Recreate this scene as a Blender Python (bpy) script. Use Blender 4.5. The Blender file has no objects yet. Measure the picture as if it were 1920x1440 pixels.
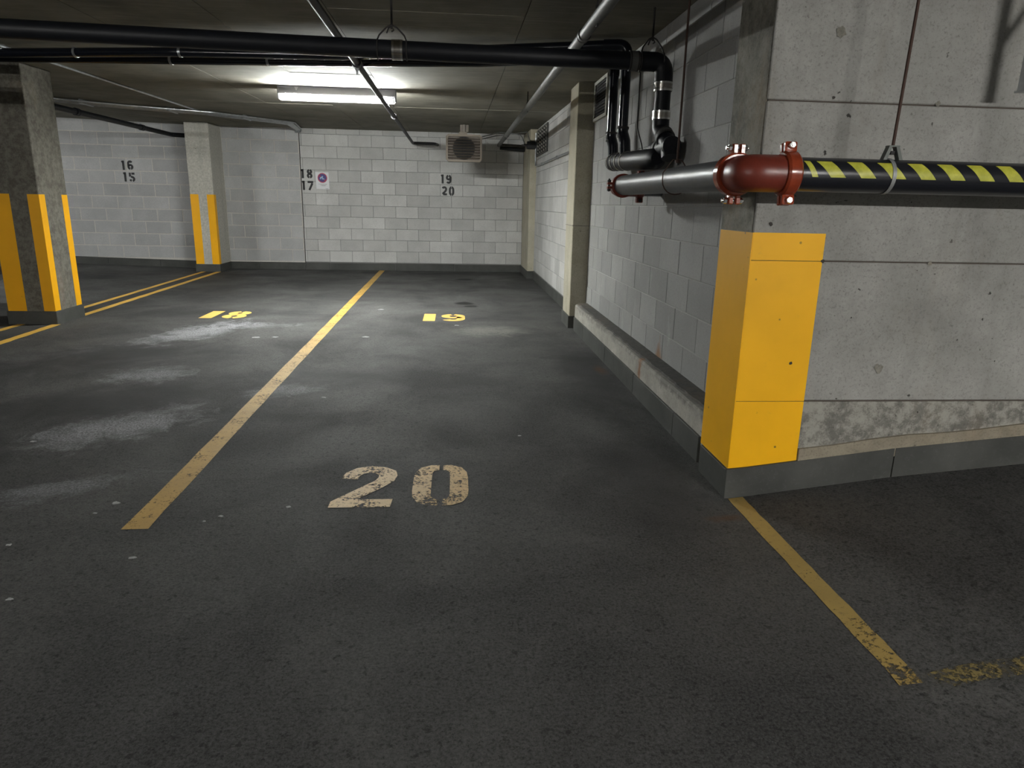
import bpy, bmesh, math, random
from mathutils import Vector, Matrix
random.seed(7)
C = bpy.context.scene.collection
PI = math.pi

# ---------------------------------------------------------------- camera, world, exposure
YAW, PITCH, ROLL, FPX, CAMH = 0.08568, 0.25537, 0.0212, 1294.0, 1.25
cy, sy, cp, sp = math.cos(YAW), math.sin(YAW), math.cos(PITCH), math.sin(PITCH)
fw = Vector((sy*cp, cy*cp, -sp)); r0 = Vector((cy, -sy, 0)); u0 = r0.cross(fw)
rr = math.cos(ROLL)*r0 + math.sin(ROLL)*u0; uu = -math.sin(ROLL)*r0 + math.cos(ROLL)*u0
cam = bpy.data.cameras.new('camera'); camo = bpy.data.objects.new('camera', cam); C.objects.link(camo)
m = Matrix.Identity(4)
for i in range(3):
    m[i][0], m[i][1], m[i][2] = rr[i], uu[i], -fw[i]
m[0][3], m[1][3], m[2][3] = 0, 0, CAMH
camo.matrix_world = m
cam.sensor_width = 36; cam.lens = FPX/1920*36; cam.clip_start = .05
S = bpy.context.scene; S.camera = camo
S.view_settings.view_transform = 'Standard'; S.view_settings.look = 'None'
S.view_settings.gamma = 1; S.view_settings.use_curve_mapping = False
S.view_settings.exposure = 0.0
S.cycles.use_denoising = True
S.cycles.max_bounces = 8; S.cycles.diffuse_bounces = 5
w = bpy.data.worlds.new('world'); S.world = w; w.use_nodes = True
w.node_tree.nodes['Background'].inputs[0].default_value = (.5, .5, .5, 1)
w.node_tree.nodes['Background'].inputs[1].default_value = 0.02
LAMP_BACK, LAMP_FRONT, LAMP_SIDE, LAMP_FILL = 1080.0, 1500.0, 620.0, 1200.0          # tube emission strengths; the last is for the added fill lamp

def zc(x, y):                                 # the slab falls slightly towards the ramp and rises to the left
    return 2.335 + .0095*y + (.025*(-4.45 - x) if x < -4.45 else 0)
def zf(x, y=0):                               # parking floor, with the ramp climbing to the right
    if x < -4.45: return .025*(-4.45 - x)
    if y < 2.8 and x > 1.22:
        return .125*(x - 1.22) if x < 1.95 else .09125 + .092*(x - 1.95)
    return 0.0

# ---------------------------------------------------------------- node helpers
class NT:
    def __init__(s, name):
        s.m = bpy.data.materials.new(name); s.m.use_nodes = True
        s.t = s.m.node_tree; s.b = s.t.nodes['Principled BSDF']
        s.pos = s.n('ShaderNodeNewGeometry').outputs['Position']
    def n(s, ty, **k):
        o = s.t.nodes.new(ty)
        for a, b in k.items(): setattr(o, a, b)
        return o
    def put(s, sock, v):
        if hasattr(v, 'links') or isinstance(v, bpy.types.NodeSocket): s.t.links.new(v, sock)
        elif isinstance(v, (tuple, list)) and len(v) == 3 and sock.type == 'RGBA': sock.default_value = (*v, 1)
        else: sock.default_value = v
    def math(s, op, a, b=0.0, clamp=False):
        o = s.n('ShaderNodeMath', operation=op, use_clamp=clamp); s.put(o.inputs[0], a); s.put(o.inputs[1], b); return o.outputs[0]
    def noise(s, sc, det=4, rough=.6, vec=None, dist=0.0, stretch=None):
        v = vec or s.pos
        if stretch:
            mp = s.n('ShaderNodeMapping'); s.put(mp.inputs['Vector'], v); mp.inputs['Scale'].default_value = stretch; v = mp.outputs[0]
        o = s.n('ShaderNodeTexNoise'); s.put(o.inputs['Vector'], v)
        o.inputs['Scale'].default_value = sc; o.inputs['Detail'].default_value = det
        o.inputs['Roughness'].default_value = rough; o.inputs['Distortion'].default_value = dist
        return o.outputs['Fac']
    def voro(s, sc, feature='F1', out='Distance', rnd=1.0):
        o = s.n('ShaderNodeTexVoronoi', feature=feature); s.put(o.inputs['Vector'], s.pos); o.inputs['Scale'].default_value = sc
        o.inputs['Randomness'].default_value = rnd
        return o.outputs[out]
    def ramp(s, f, lo, hi, a=0.0, b=1.0):
        o = s.n('ShaderNodeMapRange'); o.clamp = True; s.put(o.inputs['Value'], f)
        for i, v in zip((1, 2, 3, 4), (lo, hi, a, b)): o.inputs[i].default_value = v
        return o.outputs[0]
    def mix(s, f, a, b, mode='MIX'):
        o = s.n('ShaderNodeMix', data_type='RGBA', blend_type=mode, clamp_factor=True)
        s.put(o.inputs[0], f); s.put(o.inputs[6], a); s.put(o.inputs[7], b); return o.outputs[2]
    def bump(s, h, strength=.3, dist=.01):
        o = s.n('ShaderNodeBump'); o.inputs['Strength'].default_value = strength; o.inputs['Distance'].default_value = dist
        s.put(o.inputs['Height'], h); s.t.links.new(o.outputs[0], s.b.inputs['Normal']); return o
    def col(s, v): s.put(s.b.inputs['Base Color'], v)
    def rough(s, v): s.put(s.b.inputs['Roughness'], v)
    def xyz(s):
        o = s.n('ShaderNodeSeparateXYZ'); s.put(o.inputs[0], s.pos); return o.outputs
    def blob(s, x, y, rx, ry, rot, nz, soft=.35, amp=.9):
        """ragged stain at a place on the floor"""
        mp = s.n('ShaderNodeMapping', vector_type='TEXTURE'); s.put(mp.inputs['Vector'], s.pos)
        mp.inputs['Location'].default_value = (x, y, 0); mp.inputs['Rotation'].default_value = (0, 0, rot)
        mp.inputs['Scale'].default_value = (rx, ry, 1000)
        l = s.n('ShaderNodeVectorMath', operation='LENGTH'); s.put(l.inputs[0], mp.outputs[0])
        d = s.math('ADD', l.outputs['Value'], s.math('MULTIPLY', s.math('SUBTRACT', nz, .5), amp*2))
        return s.ramp(d, 1.0, 1.0 - soft)
def simple(name, col, rough=.5, metal=0.0, spec=.5, nz=None, coat=0.0):
    t = NT(name); t.b.inputs['Metallic'].default_value = metal; t.rough(rough)
    t.b.inputs['Specular IOR Level'].default_value = spec; t.b.inputs['Coat Weight'].default_value = coat
    if nz:
        f = t.noise(nz, 5, .7); t.col(t.mix(t.ramp(f, .3, .7), tuple(c*.72 for c in col), tuple(min(1, c*1.18) for c in col)))
        t.bump(t.noise(nz*3, 3), .12, .003)
    else: t.col(col)
    return t.m
M = {}
# asphalt floor
def asphalt_color(t):
    fine = t.noise(105, 5, .85); mid = t.noise(34, 4, .65); big = t.noise(1.15, 5, .62, dist=.4); streak = t.noise(.9, 6, .65, stretch=(1, .55, 1), dist=.8)
    c = t.mix(t.ramp(big, .36, .66), (.030, .030, .030), (.077, .076, .074))
    c = t.mix(t.math('MULTIPLY', t.ramp(streak, .50, .68), .5), c, (.145, .141, .138))
    c = t.mix(t.math('MULTIPLY', t.ramp(mid, .56, .36), .5), c, (.022, .022, .022))
    c = t.mix(t.ramp(fine, .30, .72), c, t.mix(.5, c, (.24, .24, .235)), 'MIX') if False else t.mix(t.math('MULTIPLY', t.ramp(fine, .42, .70), .38), c, (.22, .22, .215))
    c = t.mix(t.math('MULTIPLY', t.ramp(fine, .47, .33), .85), c, (.008, .008, .008))
    c = t.mix(t.math('MULTIPLY', t.ramp(t.noise(38, 3, .6), .60, .66), .6), c, (.008, .008, .008))
    c = t.mix(t.math('MULTIPLY', t.ramp(t.noise(240, 2, .6), .62, .74), .35), c, (.30, .30, .29))
    wn = t.noise(5.5, 9, .74, dist=1.0); wn2 = t.noise(2.4, 7, .7, dist=.6); salt = t.noise(85, 8, .85)
    for (x, y, rx, ry, ro, a) in ((-2.45, 6.75, .28, .75, -.35, .85), (-2.2, 5.05, .32, .26, .2, .6), (-1.85, 3.85, .26, .5, -.75, .8), (-1.15, 4.62, .24, .16, .2, .55),
                                  (-1.75, 2.95, .35, .12, .5, .45), (.35, 6.9, .42, .3, .0, .55), (-2.1, 7.1, .45, .2, .1, .5), (-3.2, 5.7, .4, .25, .4, .25)):
        b = t.blob(x, y, rx*1.1, ry*1.1, ro, wn, .75, 1.5)
        c = t.mix(t.math('MULTIPLY', t.math('MULTIPLY', b, a), t.ramp(salt, .42, .58)), c, (.50, .50, .53) if x < 0 else (.36, .35, .30))
    for (x, y, rx, ry, ro, a) in ((-2.7, 5.6, 1.1, .7, .3, .8), (-2.3, 4.3, .9, .5, .5, .85), (-2.9, 3.3, .8, .7, .2, .8), (-.85, 4.95, .75, .35, .1, .55), (-3.3, 12.0, .9, .35, 0, .7),
                                  (-2.5, 7.9, 1.0, .35, .1, .45), (1.0, 5.2, .28, 1.6, 0, .75), (.95, 3.0, .3, .8, 0, .6), (-.3, 12.6, 2.5, .3, 0, .5), (-5.8, 11.2, 1.4, .5, 0, .7), (-3.35, 9.6, .5, 1.4, .2, .5)):
        b = t.blob(x, y, rx, ry, ro, wn2, .6, .8)
        c = t.mix(t.math('MULTIPLY', b, a), c, (.026, .026, .027))
    for (x, y, rx, ry, a) in ((.12, 8.85, .14, .16, .9), (.2, 8.6, .1, .1, .85), (.16, 11.72, .16, .16, .9)):
        c = t.mix(t.math('MULTIPLY', t.blob(x, y, rx, ry, 0, wn, .3, .6), a), c, (.008, .008, .008))
    for (x, y, rx, ry, ro, a) in ((1.13, 2.56, .12, .04, .1, .6), (1.14, 5.2, .06, .2, 0, .55)):
        c = t.mix(t.math('MULTIPLY', t.blob(x, y, rx, ry, ro, wn, .8, .7), a), c, (.10, .045, .015))
    return c, fine, mid, big
t = NT('asphalt'); c, fi, mi, bi = asphalt_color(t); t.col(c)
t.rough(t.ramp(bi, .35, .65, .78, .60)); t.b.inputs['Specular IOR Level'].default_value = .22
t.bump(t.math('ADD', fi, t.math('MULTIPLY', mi, .6)), .85, .007); M['asphalt'] = t.m
# concrete masonry block, one tone per block
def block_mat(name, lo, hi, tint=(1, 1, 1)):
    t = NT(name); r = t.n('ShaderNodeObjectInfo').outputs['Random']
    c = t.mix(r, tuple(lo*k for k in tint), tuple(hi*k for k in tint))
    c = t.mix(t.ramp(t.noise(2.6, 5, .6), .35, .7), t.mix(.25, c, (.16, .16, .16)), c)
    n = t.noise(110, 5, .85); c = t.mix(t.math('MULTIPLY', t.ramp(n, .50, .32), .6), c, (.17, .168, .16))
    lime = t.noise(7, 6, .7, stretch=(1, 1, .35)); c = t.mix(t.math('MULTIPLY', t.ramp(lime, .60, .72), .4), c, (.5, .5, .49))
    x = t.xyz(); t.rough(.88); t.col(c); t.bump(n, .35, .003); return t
tb = block_mat('block_pale', .50, .66, (1, .99, .965)); M['block'] = tb.m
tb = block_mat('block_grey', .42, .52, (1, 1, 1)); M['block_grey'] = tb.m
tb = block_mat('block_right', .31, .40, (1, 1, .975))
# rust weeping from the joint above the kerb
bc = tb.b.inputs['Base Color'].links[0].from_socket; X_ = tb.xyz()
dy = tb.math('DIVIDE', tb.math('ABSOLUTE', tb.math('SUBTRACT', X_[1], 4.42)), .10); dz = tb.math('DIVIDE', tb.math('ABSOLUTE', tb.math('SUBTRACT', X_[2], .28)), .17)
dd = tb.math('ADD', tb.math('ADD', dy, dz), tb.math('MULTIPLY', tb.math('SUBTRACT', tb.noise(14, 4), .5), 1.6))
tb.col(tb.mix(tb.math('MULTIPLY', tb.ramp(dd, 1.0, .2), .8), bc, (.24, .105, .03))); M['block_right'] = tb.m
def mortar(name, c):
    t = NT(name); n = t.noise(60, 4, .7); t.col(t.mix(t.ramp(n, .3, .7), tuple(v*.8 for v in c), c)); t.rough(.9); t.bump(n, .5, .004); return t.m
M['mortar_dark'] = mortar('mortar_dark', (.22, .215, .21)); M['mortar_light'] = mortar('mortar_light', (.60, .575, .53)); M['mortar_mid'] = mortar('mortar_mid', (.38, .38, .36))
# cast concrete
def concrete(name, base, dark, pits=.5, rust=0.0, zr=None, mott=3.0, pale=None):
    t = NT(name); a = t.noise(mott, 6, .62); b = t.noise(.9, 4, .6); fine = t.noise(95, 5, .8)
    c = t.mix(t.ramp(t.math('ADD', t.math('MULTIPLY', a, .7), t.math('MULTIPLY', t.noise(26, 6, .75), .3)), .36, .66), dark, base)
    c = t.mix(t.math('MULTIPLY', t.ramp(b, .48, .64), .35), c, tuple(v*.62 for v in base))
    v = t.noise(2.2, 5, .6, stretch=(2.2, 2.2, .28)); c = t.mix(t.math('MULTIPLY', t.ramp(v, .56, .72), .35), c, tuple(k*.62 for k in dark))
    c = t.mix(t.math('MULTIPLY', t.ramp(fine, .48, .34), .6), c, tuple(k*.5 for k in dark))
    wv = t.n('ShaderNodeVectorMath', operation='ADD'); t.put(wv.inputs[0], t.pos)
    wn_ = t.n('ShaderNodeTexNoise'); t.put(wn_.inputs['Vector'], t.pos); wn_.inputs['Scale'].default_value = 60; wn_.inputs['Detail'].default_value = 3
    ws = t.n('ShaderNodeVectorMath', operation='SCALE'); t.put(ws.inputs[0], wn_.outputs['Color']); ws.inputs['Scale'].default_value = .035; t.t.links.new(ws.outputs[0], wv.inputs[1])
    def vor(sc):
        o = t.n('ShaderNodeTexVoronoi'); t.put(o.inputs['Vector'], wv.outputs[0]); o.inputs['Scale'].default_value = sc; return o.outputs['Distance']
    p = vor(7.0); pm = t.math('MULTIPLY', t.ramp(p, .055, .035), t.ramp(t.noise(3.3, 3), .47, .56))
    p2 = vor(21.0); pm = t.math('MAXIMUM', pm, t.math('MULTIPLY', t.ramp(p2, .12, .07), t.ramp(t.noise(5.3, 3), .52, .60)))
    c = t.mix(t.math('MULTIPLY', pm, pits), c, (.028, .025, .022))
    if rust:
        c = t.mix(t.math('MULTIPLY', t.ramp(t.noise(1.3, 6, .7, stretch=(1.6, 1.6, .6)), .55, .72), rust), c, (.30, .21, .12))
    if pale:
        c = t.mix(t.math('MULTIPLY', t.ramp(t.noise(16, 7, .8), .44, .56), pale), c, (.42, .41, .36))
    t.col(c); t.rough(.85)
    t.bump(t.math('SUBTRACT', t.math('ADD', fine, t.math('MULTIPLY', a, .6)), t.math('MULTIPLY', pm, 3)), .25, .006)
    return t
M['conc_wall'] = concrete('concrete_wall', (.375, .37, .35), (.245, .24, .225), .95, .14).m
M['conc_low'] = concrete('concrete_wall_low', (.24, .23, .205), (.14, .135, .12), .9, .25, pale=.55, mott=8).m
M['conc_ledge'] = concrete('concrete_ledge', (.33, .29, .22), (.20, .175, .13), .5, .3, mott=6).m
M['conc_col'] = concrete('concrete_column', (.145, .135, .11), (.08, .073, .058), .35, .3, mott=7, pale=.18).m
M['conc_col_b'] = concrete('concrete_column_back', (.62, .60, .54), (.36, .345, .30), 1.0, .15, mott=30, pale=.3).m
M['conc_pillar'] = concrete('concrete_pillar', (.50, .47, .38), (.38, .35, .26), .7, .25, mott=4).m
M['conc_corner'] = concrete('concrete_corner_strip', (.30, .285, .24), (.10, .095, .08), .6, .5, mott=5.5, pale=.25).m
t = concrete('concrete_kerb', (.50, .48, .43), (.30, .285, .25), 1.0, .15, mott=6)
bc = t.b.inputs['Base Color'].links[0].from_socket; X_ = t.xyz(); nn_ = t.noise(22, 5, .7)
gr = t.ramp(t.math('ADD', X_[2], t.math('MULTIPLY', t.math('SUBTRACT', t.noise(6, 6, .75), .5), .26)), .225, .265)      # grime creeping over the edge
bc = t.mix(t.math('MULTIPLY', gr, .75), bc, (.12, .115, .105))
dy = t.math('DIVIDE', t.math('ABSOLUTE', t.math('SUBTRACT', X_[1], 4.42)), .05)
bc = t.mix(t.math('MULTIPLY', t.ramp(t.math('ADD', dy, t.math('MULTIPLY', t.math('SUBTRACT', nn_, .5), 2.2)), 1.0, .1), .85), bc, (.22, .085, .025))
t.col(bc); M['conc_kerb'] = t.m
t = concrete('kerb_top_dirt', (.085, .08, .072), (.035, .033, .03), .3, .2, mott=30); M['kerb_dirt'] = t.m
# ceiling with shuttering grain
t = NT('ceiling_concrete'); a = t.noise(2.2, 5, .6); g = t.noise(5, 6, .65, stretch=(.5, 6.0, 1), dist=.3); b = t.noise(.5, 3)
c = t.mix(t.ramp(a, .35, .68), (.135, .125, .095), (.23, .215, .175)); c = t.mix(t.math('MULTIPLY', t.ramp(g, .50, .66), .45), c, (.30, .285, .24)); c = t.mix(t.math('MULTIPLY', t.ramp(b, .5, .62), .3), c, (.12, .115, .10))
pm = t.math('MULTIPLY', t.ramp(t.voro(3.5), .05, .03), t.ramp(t.noise(2.2, 3), .48, .55)); c = t.mix(pm, c, (.03, .027, .025))
t.col(c); t.rough(.85); t.bump(t.math('ADD', g, t.noise(70, 3)), .18, .006); M['ceiling'] = t.m
# skirting board (dark grey)
t = NT('skirting_grey'); n = t.noise(60, 5, .7); a = t.noise(3, 4); c = t.mix(t.ramp(a, .35, .65), (.040, .042, .038), (.068, .070, .064)); c = t.mix(t.math('MULTIPLY', t.ramp(n, .55, .72), .3), c, (.12, .12, .115)); t.col(c); t.rough(.7); t.bump(n, .3, .003); M['skirt'] = t.m
# paints
def paint(name, col, chips, spots=.5, rough=.45, spec=.35):
    t = NT(name); a = t.noise(2.5, 4); n = t.noise(120, 3, .6)
    c = t.mix(t.ramp(a, .35, .65), tuple(v*.9 for v in col), col)
    pm = t.math('MULTIPLY', t.ramp(t.voro(15), .10, .055), t.ramp(t.noise(3.1, 3), .50, .58)); c = t.mix(t.math('MULTIPLY', pm, spots), c, (.07, .05, .03))
    c = t.mix(t.math('MULTIPLY', t.ramp(t.noise(9, 7, .75), .62, .70), chips), c, (.22, .17, .10))
    t.col(c); t.rough(rough); t.b.inputs['Specular IOR Level'].default_value = spec; t.bump(n, .12, .002); return t.m
M['yellow'] = paint('yellow_wall_paint', (.98, .50, .003), .15, .8, .5, .3)
M['yellow_col'] = paint('yellow_column_paint', (.95, .46, .006), .1, .3)
def line_paint(name, col, lo, hi, cracks=True, fade=None):
    t = NT(name); tr = t.n('ShaderNodeBsdfTransparent'); mx = t.n('ShaderNodeMixShader')
    a = t.noise(60, 6, .78); b = t.noise(7, 5, .7); e = t.math('ADD', t.math('MULTIPLY', a, .6), t.math('MULTIPLY', b, .4))
    k = t.ramp(e, lo, hi)
    if fade:        # (axis, from, to): paint grows more worn along the marking
        x = t.xyz()[fade[0]]; f = t.ramp(x, fade[1], fade[2], 0.0, fade[3]); k = t.ramp(t.math('SUBTRACT', e, f), lo, hi)
    cc = t.noise(3, 4); dirt = t.noise(40, 4, .7)
    c = t.mix(t.ramp(cc, .4, .6), tuple(v*.86 for v in col), col); c = t.mix(t.math('MULTIPLY', t.ramp(dirt, .55, .75), .5), c, (.06, .05, .035))
    t.col(c); t.rough(.6); t.bump(a, .3, .003)
    out = [n for n in t.t.nodes if n.type == 'OUTPUT_MATERIAL'][0]
    t.put(mx.inputs[0], k); t.t.links.new(tr.outputs[0], mx.inputs[1]); t.t.links.new(t.b.outputs[0], mx.inputs[2]); t.t.links.new(mx.outputs[0], out.inputs[0]); return t.m
M['line'] = line_paint('line_paint_ochre', (.54, .33, .075), .40, .46)
M['line_fade'] = line_paint('line_paint_ramp_edge', (.36, .25, .075), .36, .41, fade=(1, 2.0, 1.45, .13))
M['line_ghost'] = line_paint('line_paint_nearly_gone', (.22, .17, .06), .50, .56)
M['digit_floor'] = line_paint('digit_paint_tan', (.66, .45, .20), .44, .49)
M['digit_floor_far'] = line_paint('digit_paint_yellow', (.80, .50, .12), .36, .40)
M['line_yellow'] = line_paint('line_paint_yellow', (.78, .46, .08), .33, .37)
M['stencil'] = line_paint('stencil_black', (.012, .012, .014), .33, .38)
# metals and plastics
M['grey_pipe'] = simple('grey_pipe_paint', (.085, .088, .095), .40, 0, .4, 9)
M['black_pipe'] = simple('black_pipe', (.008, .009, .012), .48, 0, .3, 12)
M['black_gloss'] = simple('black_gloss_pipe', (.008, .010, .016), .2, 0, .45)
M['red'] = simple('red_oxide_paint', (.17, .030, .018), .38, 0, .5, 14)
M['red_gloss'] = simple('red_gloss_paint', (.27, .045, .018), .16, 0, .6, 20)
M['zinc'] = simple('zinc_bolt', (.75, .75, .74), .22, 1.0)
M['steel_band'] = simple('steel_band', (.50, .47, .43), .25, 1.0, .5, 30)
M['galv'] = simple('galvanised', (.52, .54, .56), .35, .85, .5, 18)
M['galv_pipe'] = simple('weathered_steel_pipe', (.12, .12, .115), .55, .2, .5, 10)
M['dark_steel'] = simple('dark_sprinkler_pipe', (.022, .021, .026), .5, .0, .5, 16)
M['rod'] = simple('rusty_rod', (.055, .028, .020), .7, .2)
M['rod_dark'] = simple('dark_rod', (.02, .018, .018), .7)
M['strap'] = simple('grey_strap', (.28, .29, .29), .5, .3)
M['hanger_green'] = simple('grey_green_clevis', (.10, .11, .10), .55, .2)
M['rubber'] = simple('rubber', (.018, .018, .019), .75)
M['rubber_grey'] = simple('grey_rubber_coupling', (.075, .075, .07), .6)
M['tape_black'] = simple('tape_black', (.012, .013, .017), .28)
t = NT('tape_yellow'); n = t.noise(40, 5, .6); t.col(t.mix(t.ramp(n, .4, .65), (.42, .42, .05), (.55, .54, .07))); t.rough(.38); t.bump(t.noise(12, 3), .4, .004); M['tape_yellow'] = t.m
M['beige'] = simple('beige_enamel', (.15, .125, .10), .5, 0, .5, 12); M['beige_pale'] = simple('pale_enamel', (.20, .165, .13), .6)
M['louver'] = simple('beige_slat', (.125, .10, .08), .5, 0, .5, 14)
M['black'] = simple('matt_black', (.008, .008, .009), .8)
M['white_enamel'] = simple('white_enamel', (.62, .62, .66), .4); M['housing'] = simple('dusty_housing', (.30, .30, .34), .6)
M['wire_white'] = simple('white_wire', (.75, .72, .70), .4)
M['paper'] = simple('paper', (.72, .72, .74), .6); M['sign_red'] = simple('sign_red', (.42, .05, .09), .6); M['sign_blue'] = simple('sign_blue', (.06, .05, .20), .6); M['sign_pale'] = simple('sign_pale_blue', (.35, .50, .68), .6); M['ink'] = simple('ink', (.12, .12, .12), .6)
M['pit'] = simple('pit', (.045, .04, .036), .9); M['joint_dirt'] = simple('joint_dirt', (.07, .055, .045), .9); M['speck'] = simple('pale_speck', (.36, .36, .36), .7, 0, .3, 60); M['cove_wall'] = simple('rendered_wall', (.27, .27, .26), .9, 0, .3, 3)
M['grille_frame'] = simple('grille_frame', (.36, .35, .31), .7, 0, .5, 20)
M['car_paint'] = simple('car_paint_dark', (.012, .013, .017), .22, .3, .5, None, 1.0); M['glass'] = simple('car_glass', (.01, .012, .014), .05, 0, .8); M['chrome'] = simple('chrome', (.7, .7, .7), .15, 1.0)
M['lamp_lens'] = simple('headlight_lens', (.55, .57, .6), .1, 0, .8); M['plastic'] = simple('dark_plastic', (.02, .02, .021), .6)
t = NT('fluorescent_tube'); t.b.inputs['Emission Color'].default_value = (.97, 1.0, .96, 1); t.b.inputs['Emission Strength'].default_value = LAMP_BACK; t.col((.9, .9, .9)); M['tube'] = t.m
t = NT('fluorescent_tube_front'); t.b.inputs['Emission Color'].default_value = (1.0, .985, .94, 1); t.b.inputs['Emission Strength'].default_value = LAMP_FRONT; t.col((.9, .9, .9)); M['tube2'] = t.m
t = NT('fluorescent_tube_side'); t.b.inputs['Emission Color'].default_value = (.98, 1.0, .97, 1); t.b.inputs['Emission Strength'].default_value = LAMP_SIDE; t.col((.9, .9, .9)); M['tube3'] = t.m
t = NT('fluorescent_tube_fill'); t.b.inputs['Emission Color'].default_value = (1, .99, .95, 1); t.b.inputs['Emission Strength'].default_value = LAMP_FILL; t.col((.9, .9, .9)); M['tube_fill'] = t.m  # tubes of the added fill lamp

# ---------------------------------------------------------------- mesh helpers
def obj(name, bm, mat, parent=None, smooth=False, loc=None):
    me = bpy.data.meshes.new(name)
    bmesh.ops.recalc_face_normals(bm, faces=bm.faces[:]); bm.to_mesh(me); bm.free()
    if smooth:
        me.polygons.foreach_set('use_smooth', [True]*len(me.polygons))
        try: me.set_sharp_from_angle(angle=math.radians(38))
        except Exception: pass
    me.materials.append(M[mat] if isinstance(mat, str) else mat)
    o = bpy.data.objects.new(name, me); C.objects.link(o)
    if parent: o.parent = parent
    if loc: o.location = loc
    return o
def tag(o, label, cat, group=None):
    o['label'] = label; o['category'] = cat
    if group: o['group'] = group
    return o
def thing(name, label, cat, group=None, loc=(0, 0, 0)):
    o = bpy.data.objects.new(name, None); C.objects.link(o); o.location = loc; return tag(o, label, cat, group)
def struct(o): o['kind'] = 'structure'; return o
def sempty(name): o = bpy.data.objects.new(name, None); C.objects.link(o); return struct(o)
def box(bm, x0, x1, y0, y1, z0, z1, bev=0.0):
    vs = [bm.verts.new((x, y, z)) for x in (x0, x1) for y in (y0, y1) for z in (z0, z1)]
    fs = [bm.faces.new([vs[i] for i in f]) for f in ((0, 1, 3, 2), (4, 6, 7, 5), (0, 4, 5, 1), (2, 3, 7, 6), (0, 2, 6, 4), (1, 5, 7, 3))]
    if bev:
        es = list({e for f in fs for e in f.edges}); bmesh.ops.bevel(bm, geom=es, offset=bev, segments=1, affect='EDGES')
    return bm
def B(*a, **k): return box(bmesh.new(), *a, **k)
def prism(bm, poly, d):
    """poly: list of 3-D points, extruded by vector d"""
    a = [bm.verts.new(p) for p in poly]; b = [bm.verts.new(Vector(p) + Vector(d)) for p in poly]; n = len(a)
    bm.faces.new(a); bm.faces.new(b[::-1])
    for i in range(n): bm.faces.new((a[i], a[(i+1) % n], b[(i+1) % n], b[i]))
    return bm
def fillet(pts, r):
    pts = [Vector(p) for p in pts]; out = [pts[0]]
    for i in range(1, len(pts)-1):
        a, b, c = pts[i-1], pts[i], pts[i+1]; u = (a-b); v = (c-b); lu, lv = u.length, v.length; u.normalize(); v.normalize()
        ang = u.angle(v)
        if ang > 3.1 or r <= 0: out.append(b); continue
        k = min(r/math.tan(ang/2), lu*.48, lv*.48); p0, p1 = b+u*k, b+v*k
        n = 7
        for j in range(n+1):
            s = j/n; out.append((1-s)**2*p0 + 2*s*(1-s)*b + s*s*p1)
    out.append(pts[-1]); return out
def tube(bm, pts, r, seg=16, fil=0.0, cap=True):
    """round section swept along a path; r may be a number or a list"""
    P = fillet(pts, fil) if fil else [Vector(p) for p in pts]
    R = r if isinstance(r, (list, tuple)) else [r]*len(P)
    t0 = (P[1]-P[0]).normalized(); nrm = t0.orthogonal().normalized(); rings = []
    for i, p in enumerate(P):
        tg = ((P[min(i+1, len(P)-1)]-p).normalized() + (p-P[max(i-1, 0)]).normalized())
        tg = tg.normalized() if tg.length > 1e-6 else t0
        nrm = (nrm - tg*nrm.dot(tg)).normalized(); bn = tg.cross(nrm)
        rings.append([bm.verts.new(p + R[i]*(math.cos(2*PI*k/seg)*nrm + math.sin(2*PI*k/seg)*bn)) for k in range(seg)])
    for a, b in zip(rings, rings[1:]):
        for k in range(seg): bm.faces.new((a[k], a[(k+1) % seg], b[(k+1) % seg], b[k]))
    if cap: bm.faces.new(rings[0][::-1]); bm.faces.new(rings[-1])
    return bm
def T(*a, **k): return tube(bmesh.new(), *a, **k)
def lathe(bm, c, ax, prof, seg=24):
    """prof: list of (offset along axis, radius)"""
    ax = Vector(ax).normalized(); n = ax.orthogonal().normalized(); b = ax.cross(n); rings = []
    for h, r in prof:
        rings.append([bm.verts.new(Vector(c)+ax*h+r*(math.cos(2*PI*k/seg)*n+math.sin(2*PI*k/seg)*b)) for k in range(seg)])
    for p, q in zip(rings, rings[1:]):
        for k in range(seg): bm.faces.new((p[k], p[(k+1) % seg], q[(k+1) % seg], q[k]))
    bm.faces.new(rings[0][::-1]); bm.faces.new(rings[-1]); return bm
def ring(bm, c, ax, R, r, seg=28, s2=8, a0=0, a1=2*PI):
    ax = Vector(ax).normalized(); n = ax.orthogonal().normalized(); b = ax.cross(n)
    pts = [Vector(c)+R*(math.cos(a0+(a1-a0)*k/seg)*n+math.sin(a0+(a1-a0)*k/seg)*b) for k in range(seg+1)]
    return tube(bm, pts, r, s2)

# ---------------------------------------------------------------- floor
XL, YB, XR = -10.0, 13.12, 6.5
fx = [XL, -7, -4.45, -2, 0, 1.22]; fxr = [1.22, 1.4, 1.6, 1.8, 1.95, 2.4, 3, 4, 5, XR]
floor_bm = bmesh.new()
def sheet(bm, xs, ys, f, yk=0):
    g = [[bm.verts.new((x, y, f(x, yk if yk else y))) for y in ys] for x in xs]
    for i in range(len(xs)-1):
        for j in range(len(ys)-1): bm.faces.new((g[i][j], g[i+1][j], g[i+1][j+1], g[i][j+1]))
sheet(floor_bm, fx, [-5, 0, 3, 6, 9, YB+.1], zf); sheet(floor_bm, fxr, [-5, 0, 2.79], zf, -1)
sheet(floor_bm, [1.22, 1.5], [2.79, YB+.1], lambda x, y: 0)
bmesh.ops.remove_doubles(floor_bm, verts=floor_bm.verts[:], dist=.0005)
struct(obj('floor', floor_bm, 'asphalt'))
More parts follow.
